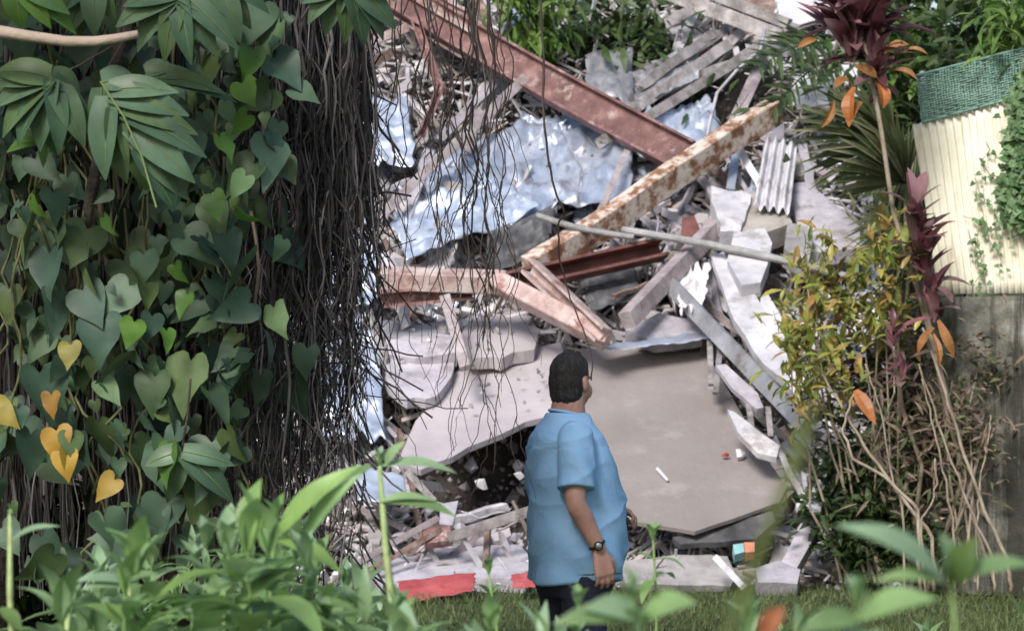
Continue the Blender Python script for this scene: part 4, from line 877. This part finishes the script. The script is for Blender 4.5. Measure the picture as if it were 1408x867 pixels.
# heart leaved climber
cl = empty('heart_leaf_climber', P(170, 867, 9.9) * V((1, 1, 0)) if False else V((-1.4, 9.9, 0))); tag(cl, 'dense climber with heart shaped leaves covering the tree at left', 'climber')
o = MB(); st = MB()
def hleaf(o, px, py, size_px, d=None, ang=None, lean=None):
    d = d or random.uniform(9.3, 10.0); a = P(px, py, d); s = size_px * d / F
    ang = random.gauss(-1.57, .55) if ang is None else ang
    dr = V((math.cos(ang), -.25, math.sin(ang))); nr = V((random.gauss(0, .9), -1 if random.random() < .7 else -.2, random.uniform(-.5, 1.9)))
    o.heart(a - dr * s * .45, dr, nr, s, fold=random.uniform(.1, .55), droop=random.uniform(.05, .45))
def dens(px, py):
    v = 1.0
    if px > 330: v = .5 if py < 300 else .12
    if px > 400: v = .05
    if 100 < px < 200 and 200 < py < 480: v *= .35
    if py > 640: v *= .3
    if px < 60 and py > 450: v *= .4
    return v
k = 0
while k < 640:
    px = random.uniform(-30, 420); py = random.uniform(-30, 830)
    if random.random() < dens(px, py): hleaf(o, px, py, 17 + 46 * random.random() ** 1.7); k += 1
for px, py, s in [(375, 228, 72), (205, 396, 62), (325, 380, 74), (315, 345, 56), (40, 320, 80), (60, 380, 70), (75, 440, 72), (118, 375, 62), (130, 420, 60), (140, 470, 66), (150, 510, 70), (60, 545, 74), (40, 625, 62), (250, 590, 70), (250, 530, 80), (300, 560, 60), (215, 720, 50), (55, 785, 62), (290, 640, 70), (230, 650, 80), (270, 690, 60), (110, 340, 60), (318, 430, 60), (395, 100, 60), (370, 60, 70), (420, 130, 40), (350, 140, 56), (340, 30, 70), (300, 300, 56), (385, 345, 34), (380, 445, 50)]:
    hleaf(o, px, py, s, d=9.35)
o.build('foliage', l_vine, cl, smooth=True)
o = MB()
for px, py, s in [(312, 205, 42), (326, 256, 40), (345, 90, 46), (340, 130, 40), (330, 170, 34), (240, 190, 30), (340, 298, 36), (245, 378, 30), (250, 420, 36), (232, 470, 34), (300, 285, 40), (226, 640, 60), (50, 290, 36), (148, 312, 30), (180, 460, 40)]: hleaf(o, px, py, s, d=9.25)
o.build('bright_foliage', l_vinelt, cl, smooth=True)
o = MB()
for px, py, s in [(8, 572, 46), (70, 558, 34), (82, 612, 46), (92, 640, 40), (144, 672, 40), (98, 490, 36), (90, 632, 30), (60, 300, 20)]: hleaf(o, px, py, s, d=9.3)
o.build('yellow_foliage', l_yellow, cl, smooth=True)
for _ in range(46):
    px = random.uniform(0, 340); py = random.uniform(-60, 300); st.tube(strand_pts(px, py, py + random.uniform(150, 500), random.uniform(9.5, 9.9), drift=random.gauss(0, 60), wob=26, step=22), .005, 5)
st.build('stem', M('climber_stem', [(.07, .06, .03), (.12, .13, .05), (.2, .2, .1)], scale=4, var=0), cl, smooth=True)

# lobed leaf plant
lp = empty('lobed_leaf_plant', V((-2.0, 9.0, 0))); tag(lp, 'climbing plant with huge deeply lobed drooping leaves at top left', 'plant')
m_vein = M('pale_leaf_vein', [(.14, .2, .07), (.2, .27, .1)], var=0, bump=0)
def lprof(t): return max(.05, math.sin(math.pi * min(1, .25 + t * .76)) ** .8)
def lobed(hub, lobes, d, mat, midrib=None, w=30):
    o = MB(); ve = MB()
    for (bx, by, tx, ty) in lobes:
        dd = d + random.uniform(-.05, .05); A = P(bx, by, d); B = P(tx, ty, dd + .06); ww = w * d / F * random.uniform(.85, 1.15)
        o.blade(A, B, ww, nrm=V((random.gauss(0, .25), -1, .45)), arc=.1, n=9, fold=.32, prof=lprof)
        L = (B - A); nr = V((0, -1, .45)); nr = (nr - L.normalized() * nr.dot(L.normalized())).normalized()
        ve.tube([A + L * t + nr * (.1 * L.length * math.sin(math.pi * t * .95) + .003) for t in (0, .15, .3, .45, .6, .75, .9)], [.0022, .002, .0018, .0015, .0012, .001, .0006], 4)
    if midrib: ve.tube([P(x, y, d - .035) for x, y in midrib], .003, 5)
    lf = o.build('leaf', mat, lp, smooth=True); ve.build('vein', m_vein, lf)
def fan(h, tips): return [(h[0], h[1], x, y) for x, y in tips]
lobed(0, fan((70, 106), [(-12, 118), (-8, 150), (5, 190), (26, 202), (56, 208), (80, 214), (116, 202), (128, 178), (110, 128), (-6, 100)]), 8.9, l_lobed, w=38)
mr = [(138, 112), (170, 160), (195, 215), (215, 285)]
lobed(0, [(140, 114, 190, 112), (148, 124, 246, 128), (156, 138, 272, 186), (168, 152, 284, 218), (178, 172, 268, 252), (190, 200, 240, 290), (140, 120, 140, 190), (148, 132, 146, 248), (160, 148, 176, 252), (172, 168, 202, 262), (150, 128, 260, 160), (186, 190, 258, 275), (160, 145, 160, 230)], 8.8, l_lobed, midrib=mr, w=42)
lobed(0, fan((246, -12), [(160, 38), (190, 72), (226, 86), (264, 90), (298, 78), (328, 70), (318, 30), (170, 10)]), 8.9, l_lobed, w=38)
lobed(0, fan((478, -34), [(424, 34), (448, 50), (474, 60), (500, 64), (526, 56), (544, 40), (546, 4), (415, 5)]), 9.2, l_lobed, w=34)
lobed(0, fan((20, -30), [(104, 48), (70, 40), (96, 20), (30, 40), (120, 0)]), 8.9, l_vinelt, w=36)
lobed(0, fan((300, -30), [(345, 40), (330, 60), (300, 50), (370, 20)]), 9.1, l_lobed, w=34)
lobed(0, fan((130, -30), [(96, 46), (130, 50), (160, 30), (175, 0), (80, 20)]), 9.1, l_lobed, w=34)
lobed(0, fan((200, 100), [(240, 92), (280, 110), (310, 130), (325, 142)]), 9.15, l_lobed, w=26)
lobed(0, fan((70, 186), [(24, 196), (10, 210), (60, 230), (80, 215)]), 9.05, l_vinelt, w=22)
lobed(0, fan((250, 620), [(200, 640), (230, 690), (290, 680), (320, 690), (322, 640)]), 9.25, l_lobed, w=34)
o = MB()
for a in [[(70, 106), (110, 90), (160, 60), (200, -60)], [(138, 112), (150, 90), (180, 40), (210, -60)], [(246, -12), (240, -60)], [(478, -34), (460, -70)], [(20, -30), (30, -70)], [(250, 620), (258, 570), (262, 520)]]:
    o.tube([P(x, y, 9.05) for x, y in a], .004, 6)
o.tube([V((-2.0, 9.6, 0)), V((-1.9, 9.9, 1.2)), V((-1.6, 9.8, 1.6)), V((-1.2, 9.0, 3.0))], .02, 8)
o.build('stalk', m_bark, lp, smooth=True)
o = MB(); pts = [(-60, 34), (-10, 42), (40, 50), (90, 57), (130, 57), (160, 53), (190, 47)]; o.tube([P(x, y, 8.75) for x, y in pts], [.022, .02, .018, .017, .016, .015, .013], 9)
tag(o.build('cut_branch', m_stick, smooth=True), 'bare pale cut branch sticking in from the top left edge', 'branch')

# ------------------------------------------------------------ weeds in the foreground
def wprof(t): return max(.03, math.sin(math.pi * min(1, .04 + t * .96)) ** .85 * (1.1 - .35 * t))
def weed(px, top, d, label, L=.13, w=.28, group=None, mat=None, lean=0, nodes=8, spacing=.075, r=.005, whorl=3, sm=None, extra=None, up=.35):
    b = P(px + lean, 1500, d); b.z = 0; tp = P(px, top, d); mid = b.lerp(tp, .5) + V((random.gauss(0, .02), 0, 0))
    t = empty('weed', b); tag(t, label, 'weed', group)
    cv = random.choice([-1, 1]) * random.uniform(.006, .016); path = [b, b.lerp(mid, .5), mid, mid.lerp(tp, .4) + V((cv, 0, 0)), mid.lerp(tp, .75) + V((cv * 1.1, 0, 0)), tp]
    o = MB(); o.tube(path, [r * 1.4, r * 1.3, r * 1.15, r, r * .8, r * .5], 6); o.build('stem', sm or m_stem, t, smooth=True)
    o = MB(); h = (tp - b).length; ph = random.uniform(0, 3)
    for k in range(nodes):
        f = 1 - k * spacing / h
        if f < .1: break
        c = path[2].lerp(tp, (f - .5) * 2) if f > .5 else b.lerp(mid, f * 2)
        m = whorl + 2 if k == 0 else 2
        for j in range(m):
            a = ph + k * 1.4 + j * 6.283 / m + random.gauss(0, .2); el = (1.0 if k == 0 else up) + random.gauss(0, .25); dr = V((math.cos(a) * math.cos(el), math.sin(a) * math.cos(el), math.sin(el)))
            ll = L * random.uniform(.75, 1.2) * (.5 if k == 0 else .8 if k == 1 else 1); B = c + dr * ll + V((0, 0, -ll * .3 if k else 0))
            o.blade(c, B, ll * w, nrm=V((-dr.x * .5, -dr.y * .5, 1)), arc=.16, n=5, fold=.25, prof=wprof)
    for (x0, y0, x1, y1, ww) in (extra or []):
        o.blade(P(x0, y0, d), P(x1, y1, d - .03), ww * d / F, nrm=V((.2, -.7, .7)), arc=.14, n=9, fold=.3, prof=wprof)
    o.build('foliage', mat or l_weed, t, smooth=True)
    return t
tops = ([-40, 60, 130, 230, 300, 380, 460, 540, 620, 700, 780, 860, 940, 1020, 1200, 1430], [860, 850, 815, 757, 740, 752, 790, 846, 858, 860, 874, 880, 872, 872, 868, 862])
gl = 'knee high leafy green weed in the tangle along the bottom, none taller than its neighbours'
ws = []
for i in range(66):
    px = random.choice([random.uniform(90, 560), random.uniform(100, 800), random.uniform(-30, 1430)]); d = random.uniform(5.0, 8.6)
    ws.append((d, px, float(np.interp(px, *tops)) + random.uniform(0, 75)))
for d, px, tp in ws: weed(px, tp, d, gl, L=random.uniform(.13, .25), w=random.uniform(.24, .5), group='weeds in the foreground tangle', nodes=random.randint(4, 7), spacing=random.uniform(.04, .075), mat=random.choice([l_weed, l_weed, l_weed, l_weedlt]), r=.0022, lean=random.gauss(0, 90), up=random.uniform(.1, .6))
m_pst = M('pale_green_stalk', [(.2, .3, .11), (.36, .46, .2), (.3, .33, .14)], scale=9, var=0, rough=.6)
weed(522, 640, 6.0, 'tallest weed with thick pale green stem in front of the heap', nodes=2, spacing=.5, r=.010, sm=m_pst, lean=110, L=.09, extra=[(510, 640, 430, 700, 24), (525, 640, 628, 652, 20), (528, 690, 628, 712, 26), (520, 690, 600, 690, 16), (530, 640, 560, 606, 18)])
weed(378, 722, 5.6, 'weed with long bright curved leaf beside the root curtain', nodes=4, r=.007, L=.15, mat=l_weedlt, extra=[(500, 640, 376, 742, 34), (498, 648, 418, 742, 26)][:0] + [(380, 738, 498, 640, 34), (416, 745, 500, 650, 26), (380, 730, 300, 718, 26), (382, 742, 470, 790, 30)])
weed(898, 742, 7.2, 'light green weed with a leafy rosette right of the man', nodes=3, spacing=.05, r=.005, L=.10, w=.4, mat=l_weedlt, whorl=5)
weed(672, 790, 7.2, 'light green weed with a leafy rosette left of the man', nodes=2, spacing=.05, r=.005, L=.10, w=.36, mat=l_weedlt, whorl=5)
weed(795, 832, 5.2, 'upright broad leaved weed in front of the shorts of the man', nodes=4, spacing=.05, r=.005, L=.09, w=.45)
weed(318, 716, 6.2, 'weed with rounded pale leaves against the dark tree foot', nodes=3, spacing=.04, r=.005, L=.07, w=.6)
weed(14, 700, 5.6, 'bare curved pale stem with one side leaf at the far left', nodes=0, r=.008, sm=m_pst, lean=50, extra=[(16, 742, 84, 724, 12), (14, 722, 10, 700, 7), (0, 835, 30, 870, 24)])
weed(96, 786, 5.6, 'blunt pale leafless stem near the lower left corner', nodes=0, r=.009, sm=m_pst, lean=14, extra=[(96, 792, 99, 783, 8)])
weed(176, 792, 5.6, 'pale stem with two long narrow side leaves at lower left', nodes=0, r=.006, sm=m_pst, lean=40, extra=[(178, 800, 104, 800, 18), (176, 806, 110, 812, 14), (164, 800, 162, 762, 12), (178, 800, 220, 790, 16)])
weed(1306, 772, 3.1, 'out of focus weed with long pale green leaf at lower right', nodes=0, r=.0035, lean=40, mat=l_weed, extra=[(1296, 796, 1146, 724, 46), (1300, 800, 1290, 732, 52), (1308, 800, 1344, 736, 48), (1310, 798, 1425, 778, 36), (1300, 800, 1200, 800, 26)])
weed(1030, 860, 3.0, 'out of focus leafy weed low at the bottom right of centre', nodes=3, spacing=.03, r=.003, L=.06, w=.5, mat=l_weedlt)
weed(1180, 838, 3.0, 'out of focus dark green weed at the bottom below the white block', nodes=3, spacing=.03, r=.003, L=.08, w=.4, extra=[(1180, 850, 1290, 825, 50), (1180, 850, 1100, 870, 40)])
weed(870, 822, 3.4, 'out of focus broad pale leaf weed at the bottom centre', nodes=2, spacing=.03, r=.003, L=.08, w=.5, extra=[(880, 850, 960, 830, 50), (880, 850, 800, 838, 46), (870, 850, 760, 860, 40)])
b = P(940, 867, 1.6); b = V((b.x - .1, 1.6, 0))
o = MB(); o.tube([b, P(985, 900, 1.6), P(1012, 850, 1.6), P(1040, 770, 1.6), P(1072, 690, 1.6), P(1098, 620, 1.6), P(1116, 566, 1.6)], [.003, .0038, .0038, .0034, .0034, .0045, .002], 7, flat=.6)
tag(o.build('grass_stalk', M('olive_stalk', [(.07, .09, .025), (.10, .13, .035)], var=0), smooth=True), 'blurred olive stalk slanting up across the beige panel, nearest to the camera', 'stalk')
o = MB(); o.blade(P(1045, 872, 2.9), P(1078, 832, 2.9), .022, nrm=V((0, -1, .3)), arc=.2, n=5, fold=.4); o.tube([V((.3, 2.9, 0)), P(1050, 870, 2.9)], .0015, 5)
tag(o.build('dead_leaf', M('rusty_dead_leaf', [(.22, .075, .03), (.3, .11, .05)], var=0)), 'blurred rusty brown dead leaf at the bottom edge', 'leaf')
# ------------------------------------------------------------ the man
def closed_loft(o, rings, n=24, ex=2.0):
    """rings: (centre, half x, half y, rotz) ellipses, capped by small end rings"""
    vs = []
    for (c, rx, ry, *rest) in rings:
        tilt = rest[0] if rest else 0; c = V(c)
        for k in range(n):
            a = 2 * math.pi * k / n; x = rx * math.copysign(abs(math.cos(a)) ** (2 / ex), math.cos(a)); y = ry * math.copysign(abs(math.sin(a)) ** (2 / ex), math.sin(a))
            vs.append(c + V((x, y, y * tilt)))
    m = len(rings)
    fs = [(i * n + k, i * n + (k + 1) % n, (i + 1) * n + (k + 1) % n, (i + 1) * n + k) for i in range(m - 1) for k in range(n)]
    fs += [tuple(range(n))[::-1], tuple((m - 1) * n + k for k in range(n))]
    o.add(vs, fs)
def limb(o, pts, rs, n=16):
    """tube with rounded ends, every joint in pts"""
    pts = [V(p) for p in pts]; P2 = []; R2 = []
    t0 = (pts[0] - pts[1]).normalized(); t1 = (pts[-1] - pts[-2]).normalized()
    for a in (.97, .75, .4): P2.append(pts[0] + t0 * rs[0] * a); R2.append(rs[0] * math.sqrt(1 - a * a))
    for i, p in enumerate(pts): P2.append(p); R2.append(rs[i])
    for a in (.4, .75, .97): P2.append(pts[-1] + t1 * rs[-1] * a); R2.append(rs[-1] * math.sqrt(1 - a * a))
    o.tube(P2, R2, n)
def smooth_path(pts, rs, k=4):
    pts = [V(p) for p in pts]; P2 = []; R2 = []
    for i in range(len(pts) - 1):
        p0 = pts[max(0, i - 1)]; p1 = pts[i]; p2 = pts[i + 1]; p3 = pts[min(len(pts) - 1, i + 2)]
        for s in range(k):
            t = s / k; P2.append(.5 * ((2 * p1) + (p2 - p0) * t + (2 * p0 - 5 * p1 + 4 * p2 - p3) * t * t + (-p0 + 3 * p1 - 3 * p2 + p3) * t ** 3)); R2.append(rs[i] * (1 - t) + rs[i + 1] * t)
    P2.append(pts[-1]); R2.append(rs[-1]); return P2, R2
def ball(o, c, rx, ry, rz, rot=None, n=16):
    vs = []; fs = []
    for i in range(1, n):
        th = math.pi * i / n
        for k in range(2 * n):
            ph = math.pi * k / n; v = V((rx * math.sin(th) * math.cos(ph), ry * math.sin(th) * math.sin(ph), rz * math.cos(th)))
            vs.append(V(c) + (rot @ v if rot else v))
    m = 2 * n
    for i in range(n - 2):
        for k in range(m): fs.append((i * m + k, (i + 1) * m + k, (i + 1) * m + (k + 1) % m, i * m + (k + 1) % m))
    fs += [tuple(range(m)), tuple((n - 2) * m + k for k in range(m))[::-1]]
    o.add(vs, fs)
def remeshed(o, name, mat, parent, vox, sm=4, fn=None):
    me = bpy.data.meshes.new('tmp'); me.from_pydata([tuple(v) for v in o.v], [], o.f)
    bm = bmesh.new(); bm.from_mesh(me); bmesh.ops.recalc_face_normals(bm, faces=bm.faces); bm.to_mesh(me); bm.free()
    ob = bpy.data.objects.new('tmp', me); col.objects.link(ob)
    r = ob.modifiers.new('r', 'REMESH'); r.mode = 'VOXEL'; r.voxel_size = vox
    s = ob.modifiers.new('s', 'SMOOTH'); s.iterations = sm; s.factor = .5
    dg = bpy.context.evaluated_depsgraph_get(); dg.update(); m2 = bpy.data.meshes.new_from_object(ob.evaluated_get(dg)); bpy.data.objects.remove(ob)
    m2.name = name; m2.materials.clear(); m2.materials.append(mat); m2.polygons.foreach_set('use_smooth', [True] * len(m2.polygons))
    if fn:
        for v in m2.vertices: v.co = fn(v.co.copy())
    m2.update(); f = bpy.data.objects.new(name, m2); col.objects.link(f); f.parent = parent; return f

man = empty('person', P(786, 1030, 12.0) * 1.0, R(-64)); man.location.z = 0; man.scale = (.96, .95, 1)
tag(man, 'stout man in light blue t-shirt and dark shorts, seen from behind facing the heap', 'person')
m_skin = M('skin', [(.36, .195, .155), (.44, .25, .2), (.50, .30, .245)], scale=6, rough=.55, var=0, bump=.08, bscale=120)
m_hair = M('black_hair', [(.012, .010, .010), (.024, .021, .02), (.045, .04, .038)], scale=60, rough=.75, var=0, bump=.5, bscale=220, stretch=(1, 1, .3))
m_shirt = M('light_blue_cotton', [(.22, .41, .65), (.255, .45, .70), (.29, .49, .74)], scale=2, rough=.9, var=0, bump=.12, bscale=60, spec=.2)
m_shorts = M('dark_navy_cloth', [(.012, .015, .03), (.02, .024, .045), (.03, .035, .06)], scale=5, rough=.9, var=0)
m_black = M('black_rubber', [(.01, .01, .012), (.02, .02, .022)], rough=.5, var=0)
m_steelw = M('watch_steel', [(.4, .4, .42), (.55, .55, .56)], rough=.3, metal=.9, var=0)

HC = V((0, .0, 1.580)); HR = Matrix.Rotation(R(24), 3, 'Z')
def hp(x, y, z): return HC + HR @ V((x, y, z))
sho_r, elb_r, wri_r = V((.205, -.085, 1.335)), V((.262, -.115, 1.075)), V((.285, -.01, .875))
sho_l, elb_l, wri_l = V((-.205, .0, 1.345)), V((-.285, .06, 1.085)), V((-.14, .262, 1.03))
def hand(o, wrist, fore, palm_n, thumb_side, curl=.5, s=1.0):
    """palm, four unequal bent fingers and a thumb leaving the side of the palm"""
    fore = fore.normalized(); palm_n = (palm_n - fore * palm_n.dot(fore)).normalized(); side = fore.cross(palm_n).normalized() * thumb_side
    for k in range(5):
        u = (k - 2) / 2; limb(o, [wrist + side * u * .016 * s, wrist + fore * .045 * s + side * u * .027 * s, wrist + fore * .088 * s + side * u * .033 * s], [.0175 * s, .0155 * s, .0125 * s], 10)
    for k, (ln, u) in enumerate([(.072, 1.0), (.082, .34), (.077, -.34), (.06, -1.0)]):
        b = wrist + fore * (.088 - .004 * abs(u)) * s + side * u * .033 * s; pts = [b]; dr = fore.copy(); a = 0
        for j, f in enumerate((.45, .32, .23)):
            a += curl * (.45, .75, .5)[j]; dr = (fore * math.cos(a) + palm_n * math.sin(a) + side * u * .06); pts.append(pts[-1] + dr * ln * f * s)
        limb(o, pts, [.0098 * s, .0092 * s, .0085 * s, .0073 * s], 10)
    b = wrist + fore * .025 * s + side * .026 * s
    p1 = b + (fore * .6 + side * .65 + palm_n * .25).normalized() * .036 * s; p2 = p1 + (fore * .85 + side * .15 + palm_n * .4).normalized() * .032 * s; p3 = p2 + (fore * .85 - side * .12 + palm_n * .5).normalized() * .026 * s
    limb(o, [b, p1, p2, p3], [.014 * s, .0118 * s, .0105 * s, .0088 * s], 10)

o = MB()
# head: skull, face, jaw
ball(o, hp(0, -.012, .03), .079, .098, .094, HR); ball(o, hp(0, .03, -.035), .062, .070, .082, HR); ball(o, hp(0, .055, -.082), .034, .034, .028, HR)
for sx in (-1, 1):
    ball(o, hp(sx * .048, .045, -.04), .026, .034, .036, HR, 10); ball(o, hp(sx * .083, -.002, -.012), .010, .020, .032, HR, 10); ball(o, hp(sx * .088, -.012, -.008), .007, .012, .026, HR, 10)
    ball(o, hp(sx * .032, .088, .018), .018, .012, .007, HR, 8)
limb(o, [hp(0, .095, .012), hp(0, .112, -.02)], [.009, .014]); ball(o, hp(0, .106, -.026), .019, .014, .010, HR, 8)
ball(o, hp(0, .096, -.055), .026, .012, .006, HR, 8); ball(o, hp(0, .094, -.066), .023, .012, .007, HR, 8)
limb(o, [V((0, -.03, 1.36)), V((0, -.02, 1.44)), hp(0, -.02, -.06)], [.092, .082, .074])
# torso, hips
closed_loft(o, [((0, .0, .80), .14, .11), ((0, .0, .82), .185, .15), ((0, .02, .92), .19, .17), ((0, .035, 1.02), .19, .19), ((0, .025, 1.14), .185, .17), ((0, .0, 1.26), .18, .14), ((0, -.01, 1.34), .17, .115), ((0, -.015, 1.39), .12, .085), ((0, -.02, 1.42), .06, .06)], ex=2.3)
for (a, b, c, th, pn, ts, cu) in [(sho_r, elb_r, wri_r, 1, V((-.95, -.1, 0)), 1, .55), (sho_l, elb_l, wri_l, 1, V((.2, -.3, -.9)), 1, .9)]:
    p, r = smooth_path([a, a.lerp(b, .45), b, b.lerp(c, .35), c], [.062, .054, .045, .045, .030], 4); limb(o, p, r, 18)
f_ = (wri_r - elb_r).normalized(); f_ = (f_ + V((0, -.15, -.5))).normalized()
hand(o, wri_r + f_ * .012, f_, V((-1, .1, 0)), -1 if f_.cross(V((-1, .1, 0))).y < 0 else 1, .7, 1.06)
f2 = (wri_l - elb_l).normalized(); hand(o, wri_l + f2 * .01, f2, V((.1, -.2, -1)), 1, 1.1, 1.05)
for sx in (-1, 1):
    p, r = smooth_path([(sx * .095, .0, .84), (sx * .105, .01, .65), (sx * .11, .015, .48), (sx * .112, -.005, .33), (sx * .112, -.015, .10), (sx * .112, -.02, .06)], [.10, .088, .06, .056, .036, .038], 4); limb(o, p, r, 18)
    limb(o, [(sx * .112, -.03, .045), (sx * .118, .07, .035), (sx * .122, .15, .025)], [.036, .036, .026], 12)
remeshed(o, 'body', m_skin, man, .0055, 3)
# t-shirt
o = MB()
closed_loft(o, [((0, .015, .722), .195, .185), ((0, .022, .73), .207, .205), ((0, .026, .80), .214, .208), ((0, .030, .90), .216, .218), ((0, .028, 1.0), .214, .222), ((0, .020, 1.10), .210, .216), ((0, .002, 1.2), .206, .204),
                ((0, -.014, 1.29), .206, .178), ((0, -.018, 1.345), .196, .155), ((0, -.02, 1.385), .162, .122), ((0, -.022, 1.42), .118, .100), ((0, -.022, 1.448), .088, .088)], n=40, ex=2.2)
for (a, b) in ((sho_r, elb_r), (sho_l, elb_l)):
    e = a.lerp(b, .80); t = (b - a).normalized()
    o.tube([a.lerp(V((0, -.02, 1.38)), .55) + V((0, 0, .0)), a + V((0, 0, .012)), a.lerp(b, .25), a.lerp(b, .5), e - t * .005, e], [.055, .080, .084, .085, .089, .087], 24)
def folds(v):
    p = v.copy(); q = V((v.x * 5, v.y * 5, v.z * 2.2)); a = .016 * noise.noise(q + V((3, 1, 7))) + .010 * (1 - abs(noise.noise(V((v.x * 5, v.y * 5, v.z * 3)))) * 2) * min(1, max(.2, (1.25 - v.z) * 2))
    c = V((v.x, v.y - .02, 0)); 
    if c.length > .01: p += c.normalized() * a
    # drag lines from the shoulder to the belly
    s = math.sin((v.z * 1.2 + v.y * 1.6 - v.x * .8) * 26 + 3 * noise.noise(q * .7)); p += (c.normalized() if c.length > .01 else V()) * .0065 * s * (1 if v.z < 1.3 else .3)
    r1 = 1 - abs(noise.noise(V((v.x * 3.2 + v.z * 2.4, v.y * 3.2, v.z * 6.5 - v.y * 3)))) * 2; r2 = 1 - abs(noise.noise(V((v.x * 6 - v.z * 3, v.y * 6 + 9, v.z * 7 + v.y * 5)))) * 2
    if c.length > .01: p += c.normalized() * (.008 * max(0, r1) ** 2 + .004 * max(0, r2) ** 2 - .003)
    if v.z < .76: p += V((0, 0, .012 * math.sin(math.atan2(v.y, v.x) * 2 + 1)))
    return p
sh = remeshed(o, 't_shirt', m_shirt, man, .0065, 9, folds)
# collar rib
o = MB(); ring = [V((.086 * math.cos(a * math.pi / 18), -.02 + .084 * math.sin(a * math.pi / 18), 1.442 - .018 * math.sin(a * math.pi / 18))) for a in range(37)]; o.tube(ring, .006, 8, cap=False)
me = bpy.data.meshes.new('collar'); me.from_pydata([tuple(v) for v in o.v], [], o.f); me.materials.append(m_shirt); me.polygons.foreach_set('use_smooth', [True] * len(me.polygons)); c = bpy.data.objects.new('collar', me); col.objects.link(c); c.parent = sh
# shorts
o = MB()
closed_loft(o, [((0, .01, .66), .19, .14), ((0, .01, .70), .20, .165), ((0, .015, .80), .203, .185), ((0, .02, .88), .198, .19), ((0, .02, .90), .18, .17)], n=36, ex=2.3)
for sx in (-1, 1): o.tube([(sx * .095, .0, .78), (sx * .105, .01, .65), (sx * .11, .015, .52), (sx * .112, .015, .42)], [.112, .106, .096, .09], 24)
remeshed(o, 'shorts', m_shorts, man, .008, 3, lambda v: v + V((noise.noise(v * 9), noise.noise(v * 9 + V((5, 5, 5))), 0)) * .012)
# hair: cap over the skull, short at the nape
o = MB(); ball(o, hp(0, -.020, .040), .0825, .098, .090, HR, 24); ball(o, hp(0, -.040, -.035), .080, .070, .088, HR, 20); ball(o, hp(0, -.040, -.064), .070, .058, .052, HR, 16); ball(o, hp(0, -.036, .002), .0835, .083, .088, HR, 20); ball(o, hp(0, .012, .070), .070, .064, .054, HR, 16)
def hfn(v):
    l = HR.inverted() @ (v - HC)
    n_ = .0035 * noise.noise(v * 60) + .002 * noise.noise(v * 140)
    lim = -.12 if l.y < -.03 else (-.075 + (l.y + .03) * 1.9)
    if l.y > .075: l.y = .075 + (l.y - .075) * .3
    return HC + HR @ (l * (1 + n_ * 6))
remeshed(o, 'hair', m_hair, man, .005, 8, hfn)
# watch on the right wrist, shoes
ax = (wri_r - elb_r).normalized(); wc = wri_r - ax * .022; e1 = ax.orthogonal().normalized(); e2 = ax.cross(e1)
def raw(o, name, mat, par):
    me = bpy.data.meshes.new(name); me.from_pydata([tuple(v) for v in o.v], [], o.f); me.materials.append(mat); me.polygons.foreach_set('use_smooth', [True] * len(me.polygons)); ob = bpy.data.objects.new(name, me); col.objects.link(ob); ob.parent = par; return ob
o = MB(); o.tube([wc + (e1 * math.cos(a * math.pi / 16) + e2 * math.sin(a * math.pi / 16)) * .0335 for a in range(33)], .007, 8, cap=False)
wt = raw(o, 'watch', m_black, man)
outn = V((.9, -.45, .2)); outn = (outn - ax * outn.dot(ax)).normalized(); o = MB(); o.tube([wc + outn * .031, wc + outn * .042, wc + outn * .043], [.020, .020, .016], 20); wf = raw(o, 'watch_case', m_black, wt)
o = MB(); o.tube([wc + outn * .0435, wc + outn * .0445], [.014, .013], 20); raw(o, 'watch_dial', m_steelw, wt)
for sx in (-1, 1):
    o = MB(); limb(o, [(sx * .112, -.045, .05), (sx * .112, .02, .05), (sx * .118, .10, .042), (sx * .122, .17, .035)], [.045, .047, .046, .036], 14); remeshed(o, 'shoe', m_black, man, .008, 2, lambda v: V((v.x, v.y, max(v.z, .0))))
